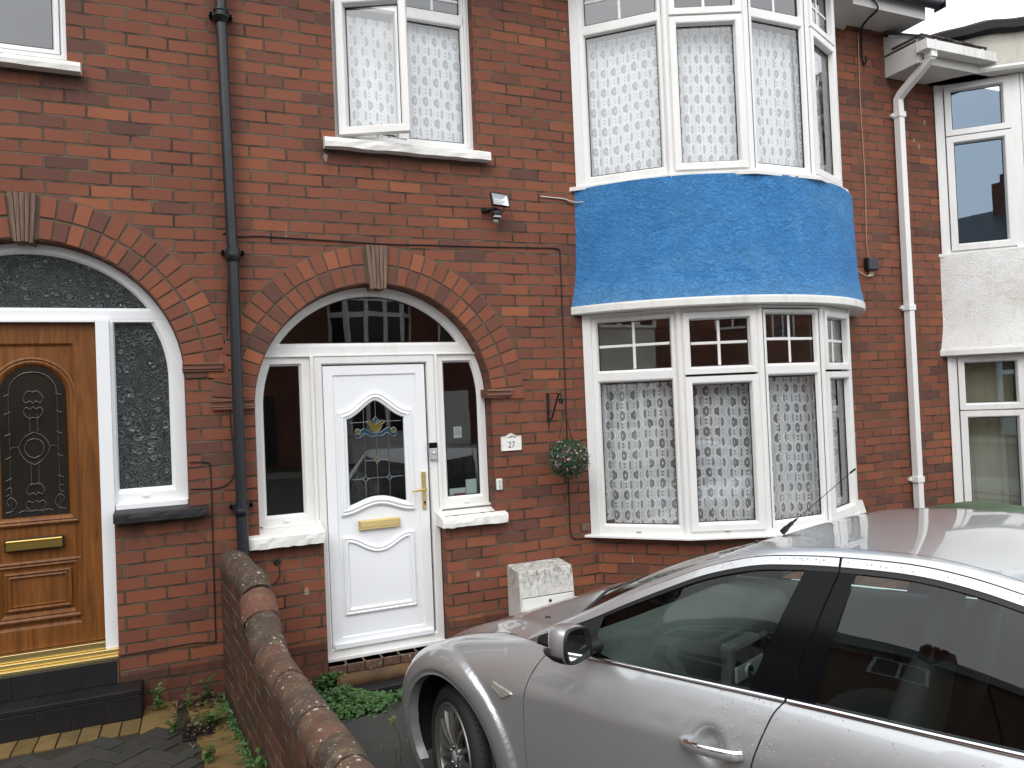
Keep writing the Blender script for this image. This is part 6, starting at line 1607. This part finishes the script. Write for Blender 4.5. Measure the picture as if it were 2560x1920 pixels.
# cowl
mb = MB(); rows = [[], [], []]
for k in range(33):
    j = -1+2*k/32; a = hood_on(hood_row(g0), j*.96, 1.)+Vector((.01, 0, -.018)); b = wsc(j*.99); rows[0].append(a); rows[1].append((a+b)/2+Vector((0, 0, -.02))); rows[2].append(b)
mb.grid(rows, 0, .5, True); car_part(mb, 'cowl_panel', 'car_trim')
mb = MB()
for l0, l1 in ((.50, -.15), (-.10, -.62)):
    a, b = wsc(l0/.72), wsc(l1/.72); up_ = Vector((.0, 0, .025)); mb.tube([a+up_+Vector((-.03, 0, 0)), (a+b)/2+up_+Vector((.02, 0, .015)), b+up_+Vector((.01, 0, 0))], .007, 6)
mb.build('wiper', 'black_plastic', ws)
# rear window, tailgate
mb = MB(); rows = []
for i in range(9):
    t = i/8; rows.append([cv(2.62+.10*(1-j*j)+(3.42-2.62)*t, (rail(2.62)[0]-.066+.02*t)*j, rail(2.62)[1]+.0135+.010*(1-abs(j)**2.2)+(1.055-rail(2.62)[1]-.0135)*t+.02*math.sin(PI*t)) for j in [-1+2*k/20 for k in range(21)]])
mb.grid(rows, 0, .5, True); car_part(mb, 'rear_window', 'car_glass_rear')
mb = MB(); rows = []
for i in range(9):
    t = i/8; s = 3.40+(3.80-3.40)*t; rows.append([cv(s-.06*j*j*t, (.74-.10*t)*j, 1.058-.03*t+.02*(1-j*j)-.02*abs(j)**3) for j in [-1+2*k/20 for k in range(21)]])
mb.grid(rows, 0, .5, True); car_part(mb, 'tailgate', 'car_paint')
mb = MB(); mb.tube(catmull([cv(1.26, 0, 1.350), cv(1.295, 0, 1.385), cv(1.325, .0, 1.412)], 4), [.013]*3+[.009]*3+[.005]*3, 8); mb.tube([cv(1.32, 0, 1.407), cv(1.44, 0, 1.515), cv(1.55, 0, 1.615)], .0016, 6); mb.tube([cv(1.55, 0, 1.615), cv(1.572, 0, 1.633)], .0045, 6); mb.build('aerial', 'black_plastic', roof)
# underside
mb = MB(); mb.box(-3.6, .45, -.50, .50, .17, .24); mb.box(-2.3, -.42, -.80, .80, .17, .30); car_part(mb, 'underbody', 'rubber')
mb = MB(); mb.box(.36, .60, -.42, .42, .25, .46); mb.box(-3.75, -3.2, -.6, .6, .3, .95); car_part(mb, 'inner_structure', 'rubber')
# wheels
def wheel(hs_, side, steer):
    base = Vector((-hs_, side*.80, .300)); Mz = Matrix.Rotation(steer, 3, 'Z')
    Tw = lambda x, y, z: base+Mz@Vector((x, y*side, z))
    def lathe(mb, prof, n=64, sm=True, mi=0):
        rows = [[Tw(r_*math.cos(2*PI*k/n), h, r_*math.sin(2*PI*k/n)) for k in range(n)] for h, r_ in prof]; mb.grid(rows, mi, .5, sm, closed=True)
    ty = MB(); lathe(ty, [(-.03, .232), (-.012, .240), (-.004, .265), (-.008, .288), (-.022, .306), (-.040, .3145), (-.075, .3165), (-.077, .309), (-.083, .309), (-.085, .3175), (-.118, .318), (-.120, .310), (-.127, .310), (-.129, .3175), (-.160, .3165), (-.18, .310), (-.20, .29), (-.205, .25)])
    w_ = ty.build('tyre', 'tyre', None)  # replaced below as child
    return Tw, lathe, w_, base
for (hs_, side, st_) in ((0., 1, -R(21)), (0., -1, -R(21)), (2.754, 1, 0), (2.754, -1, 0)):
    Tw, lathe, w_, base = wheel(hs_, side, st_); w_.name = 'wheel' if 'wheel' not in bpy.data.objects else 'wheel.001'; w_.name = 'wheel'; w_.parent = car
    gr = MB()   # sipes on the tread shoulder
    for k in range(72):
        a = 2*PI*k/72; b = a+.05; vs = []
        for h, aa in ((-.034, a), (-.072, b)):
            for da in (-.006, .006): vs.append(Tw(.3163*math.cos(aa+da), h+.0008, .3163*math.sin(aa+da)))
        gr.add([v for v in vs], [(0, 1, 3, 2)])
    gr.build('tread_groove', 'gasket', w_, recalc=False)
    rm = MB(); lathe(rm, [(-.10, .205), (-.03, .212), (-.018, .214), (-.010, .226), (-.004, .232), (-.010, .238), (-.03, .236)]); lathe(rm, [(-.016, .205), (-.014, .213), (-.022, .216)])
    NS = 15
    for k in range(NS):
        a = 2*PI*k/NS+.1; u = Vector((math.cos(a), 0, math.sin(a))); t_ = Vector((-math.sin(a), 0, math.cos(a)))
        def pp(r_, w2, h): q = u*r_+t_*w2; return Tw(q.x, h, q.z)
        sec = [(.040, .0065, -.026), (.11, .0095, -.012), (.17, .0125, -.010), (.212, .0155, -.018)]
        rows = [[pp(r_, -w2, h-.02), pp(r_, -w2*.75, h), pp(r_, w2*.75, h), pp(r_, w2, h-.02)] for r_, w2, h in sec]; rm.grid(rows, 0, .5, False)
    lathe(rm, [(-.05, .062), (-.026, .060), (-.018, .052), (-.020, .030), (-.026, .028)], 32); ro = rm.build('rim', 'alloy', w_)
    hb = MB(); lathe(hb, [(-.024, .029), (-.020, .026), (-.018, .012), (-.018, .0001)], 24); hb.build('centre_cap', 'silver_plastic', w_)
    for k in range(5):
        hb = MB(); a = 2*PI*k/5+.3; c = Tw(.044*math.cos(a), -.022, .044*math.sin(a)); hb.lathe([(0, .008), (.006, .007), (.007, 0)], c, (Tw(0, 1, 0)-Tw(0, 0, 0)), 8); hb.build('wheel_nut', 'chrome', w_)
    dk = MB(); lathe(dk, [(-.085, .0001), (-.085, .15)], 40); lathe(dk, [(-.12, .15), (-.12, .212)], 40); dk.build('brake_disc', 'rubber', w_)
# door mirrors
for side in (1, -1):
    c = Vector((-.885, side*.985, 1.045)); mo_ = MB()
    def mp(x, y, z): return c+Vector((x, side*y, z))
    outl = [(-.088, -.040), (-.075, -.062), (.02, -.066), (.075, -.050), (.095, .0), (.088, .050), (.060, .066), (-.02, .058), (-.078, .030)]
    outl = [(p.x, p.y) for p in catmull([(a, b, 0) for a, b in outl+[outl[0]]], 4)][:-1]
    rows = []
    for k, (sc_, x) in enumerate(((1., -.035), (1.03, -.010), (1.0, .025), (.86, .062), (.6, .088), (.25, .100))): rows.append([mp(x+.012*(-u/.09), u*sc_-.006*(k > 2)*k, v*sc_) for u, v in outl])
    mo_.grid(rows, 0, .5, True, closed=True); mo_.add(rows[-1], [tuple(range(len(outl)))], 0, .5, True); mir = car_part(mo_, 'door_mirror', 'car_paint')
    r2 = MB(); rows = [[mp(-.0355+.012*(-u/.09), u*q, v*q) for u, v in outl] for q in (1.0,)]+[[mp(-.046+.012*(-u/.09), u*.97, v*.97) for u, v in outl], [mp(-.044+.012*(-u/.09), u*.84, v*.84) for u, v in outl], [mp(-.030+.012*(-u/.09), u*.80, v*.80) for u, v in outl]]
    r2.grid(rows, 0, .5, True, closed=True)
    r2.grid([[mp(x, u*1.012*q, v*1.02*q) for u, v in outl if v < -.020] for x, q in ((-.036, 1.), (-.010, 1.035), (.025, 1.01), (.062, .88))], 0, .5, True)
    r2.tube([mp(-.0, -.07, -.045), mp(0, -.13, -.05), mp(.01, -.17, -.055)], [.028, .026, .03], 10); r2.build('mirror_surround', 'car_trim', mir)
    g_ = MB(); g_.add([mp(-.036+.012*(-u/.09), u*.83, v*.83) for u, v in outl], [tuple(range(len(outl)))]); g_.build('mirror_glass', 'mirror_glass', mir)
# ---- interior
mb = MB(); rows = []
for s, z, in ((.60, .93), (.72, .955), (.86, .955), (.95, .93), (1.0, .86), (1.0, .70), (.95, .55)): rows.append([cv(s+.03*math.cos(j*2.5), .74*j, z-.02*abs(j)+(.025 if -.75 < j < -.25 and .7 < s < .97 else 0)) for j in [-1+k/12 for k in range(25)]])
mb.grid(rows, 0, .5, True); dash = car_part(mb, 'dashboard', 'car_dash')
mb = MB(); mb.box(-1.085, -.93, -.14, .14, .40, .86); mb.box(-1.62, -1.05, -.12, .12, .30, .55); mb.build('centre_console', 'car_dash', dash, bevel=.02)
mb = MB(); mb.box(-1.094, -1.084, -.118, .118, .775, .84); mb.build('radio_unit', 'car_black', dash, bevel=.004)
mb = MB(); mb.box(-1.096, -1.083, -.125, .125, .705, .772); mb.lathe([(0, .030), (.008, .028), (.009, 0)], (-1.096, .02, .738), (-1, 0, 0), 22); mb.build('control_panel', 'silver_plastic', dash, bevel=.004)
mb = MB(); mb.lathe([(0, .024), (.002, .024), (.003, 0)], (-1.1055, .02, .738), (-1, 0, 0), 22); mb.tube([(-1.22, 0, .55), (-1.20, 0, .64), (-1.19, 0, .68)], [.012, .012, .026], 10); mb.build('gear_lever', 'car_black', dash)
mb = MB(); c = Vector((-1.20, -.37, .82)); mb.tube([c+Vector((-.06*math.sin(a)*1.0, .185*math.cos(a), .175*math.sin(a))) for a in [2*PI*k/32 for k in range(32)]], .014, 8, closed=True)
for a in (R(200), R(-20), R(270)): mb.tube([c, c+Vector((-.06*math.sin(a), .185*math.cos(a), .175*math.sin(a)))], .016, 6)
mb.lathe([(0, .05), (.03, .045), (.035, 0)], c, (-1, 0, -.3), 16); mb.tube([c, c+Vector((.25, 0, -.05))], .03, 8); car_part(mb, 'steering_wheel', 'car_trim')
def seat(cx_, cy_, w_, name):
    mb = MB()
    def pad(pts, hw, th):  # side profile (s,z) centreline swept to a cushion
        rows = []
        P = catmull([(a, 0, b) for a, b in pts], 5)
        for i, p in enumerate(P):
            tg = (P[min(i+1, len(P)-1)]-P[max(i-1, 0)]).normalized(); N = Vector((-tg.z, 0, tg.x)); k = math.sin(PI*(.08+.84*i/(len(P)-1)))**.35; row = []
            for q in range(16):
                a = 2*PI*q/16; row.append(Vector((-(p.x), cy_+hw*k*math.copysign(abs(math.cos(a))**.6, math.cos(a)), p.z))+Vector((-N.x, 0, N.z))*th*k*math.copysign(abs(math.sin(a))**.7, math.sin(a)))
            rows.append(row)
        mb.grid(rows, 0, .5, True, closed=True)
    s = cx_
    pad([(s-.30, .50), (s-.1, .52), (s+.15, .48)], w_, .075); pad([(s+.16, .46), (s+.24, .75), (s+.33, 1.08)], w_*.95, .065)
    so_ = car_part(mb, name, 'car_cloth')
    mb = MB()
    def hd(y0, hw):
        rows = []
        for i in range(9):
            t = i/8; z = 1.105+.20*t; k = math.sin(PI*(.10+.80*t))**.4; rows.append([Vector((-(s+.335+.045*t)+.048*k*math.sin(a), y0+hw*k*math.copysign(abs(math.cos(a))**.7, math.cos(a)), z)) for a in [2*PI*q/16 for q in range(16)]])
        mb.grid(rows, 0, .5, True, closed=True); mb.add(rows[-1], [tuple(range(16))], 0, .5, True); mb.tube([(-(s+.33), y0-.06, 1.06), (-(s+.345), y0-.06, 1.13)], .006, 6); mb.tube([(-(s+.33), y0+.06, 1.06), (-(s+.345), y0+.06, 1.13)], .006, 6)
    for y0 in ((cy_,) if w_ < .4 else (-.38, 0, .38)): hd(y0, .135)
    mb.build('headrest', 'car_cloth', so_)
seat(1.60, .37, .255, 'front_seat'); seat(1.60, -.37, .255, 'front_seat'); seat(2.45, 0, .62, 'rear_seat')
mb = MB(); mb.box(-3.3, -.5, -.80, .80, .255, .27); car_part(mb, 'floor_carpet', 'car_cloth')
mb = MB(); rows = []
for i in range(13):
    s = 1.30+(2.62-1.30)*i/12; rows.append([cv(s, (rail(s)[0]-.05)*j, rail(s)[1]-.006+.014*(1-abs(j)**2.2)) for j in [-1+k/8 for k in range(17)]])
mb.grid(rows, 0, .5, True); car_part(mb, 'headliner', 'car_headliner')
for side in (1, -1):
    mb = MB(); rows = []
    for z in (.30, .55, .75, .80, .93): rows.append([Vector((-s, side*(.80-(.0 if z < .78 else .0)), min(z, ztop(s)-.012))) for s in [.62+.1*i for i in range(21)]])
    rows.append([Vector((-s, side*.845, ztop(s)+.002)) for s in [.62+.1*i for i in range(21)]]); mb.grid(rows, 0, .5, True); mb.box(-1.45, -1.0, side*.80-.04 if side > 0 else -.80-.02, side*.80+.02 if side > 0 else -.80+.04, .66, .69); car_part(mb, 'door_card', 'car_dash')
mb = MB(); mb.box(-1.25, -1.19, -.12, .12, 1.22, 1.285); mb.tube([(-1.20, 0, 1.26), (-1.14, 0, 1.30)], .010, 6); car_part(mb, 'rear_view_mirror', 'car_trim', bevel=.015)
mb = MB(); mb.box(-3.35, -2.78, -.60, .60, .99, 1.0); car_part(mb, 'parcel_shelf', 'car_cloth')
# rain beads on the paint near the shut line and roof rail
mb = MB()
for k in range(230):
    if k < 110: s = random.uniform(1.40, 1.62); z = random.uniform(.80, .965); p = P3(g_of_s(s), z, 0, 1); n_ = Vector((0, 1, .3))
    elif k < 170: s = random.uniform(1.3, 2.3); t = random.uniform(tf(s)+.02, .97); p = Gp(s, t, .004, 1); n_ = Vector((0, .85, .5))
    else: s = random.uniform(1.66, 2.4); z = random.uniform(.80, .985); p = P3(g_of_s(s), z, 0, 1); n_ = Vector((0, 1, .3))
    r_ = random.uniform(.0012, .0028); mb.lathe([(0, r_), (r_*.45, r_*.8), (r_*.7, 0)], p, n_, 7)
car_part(mb, 'rain_beads', 'lamp_clear', kind='stuff')
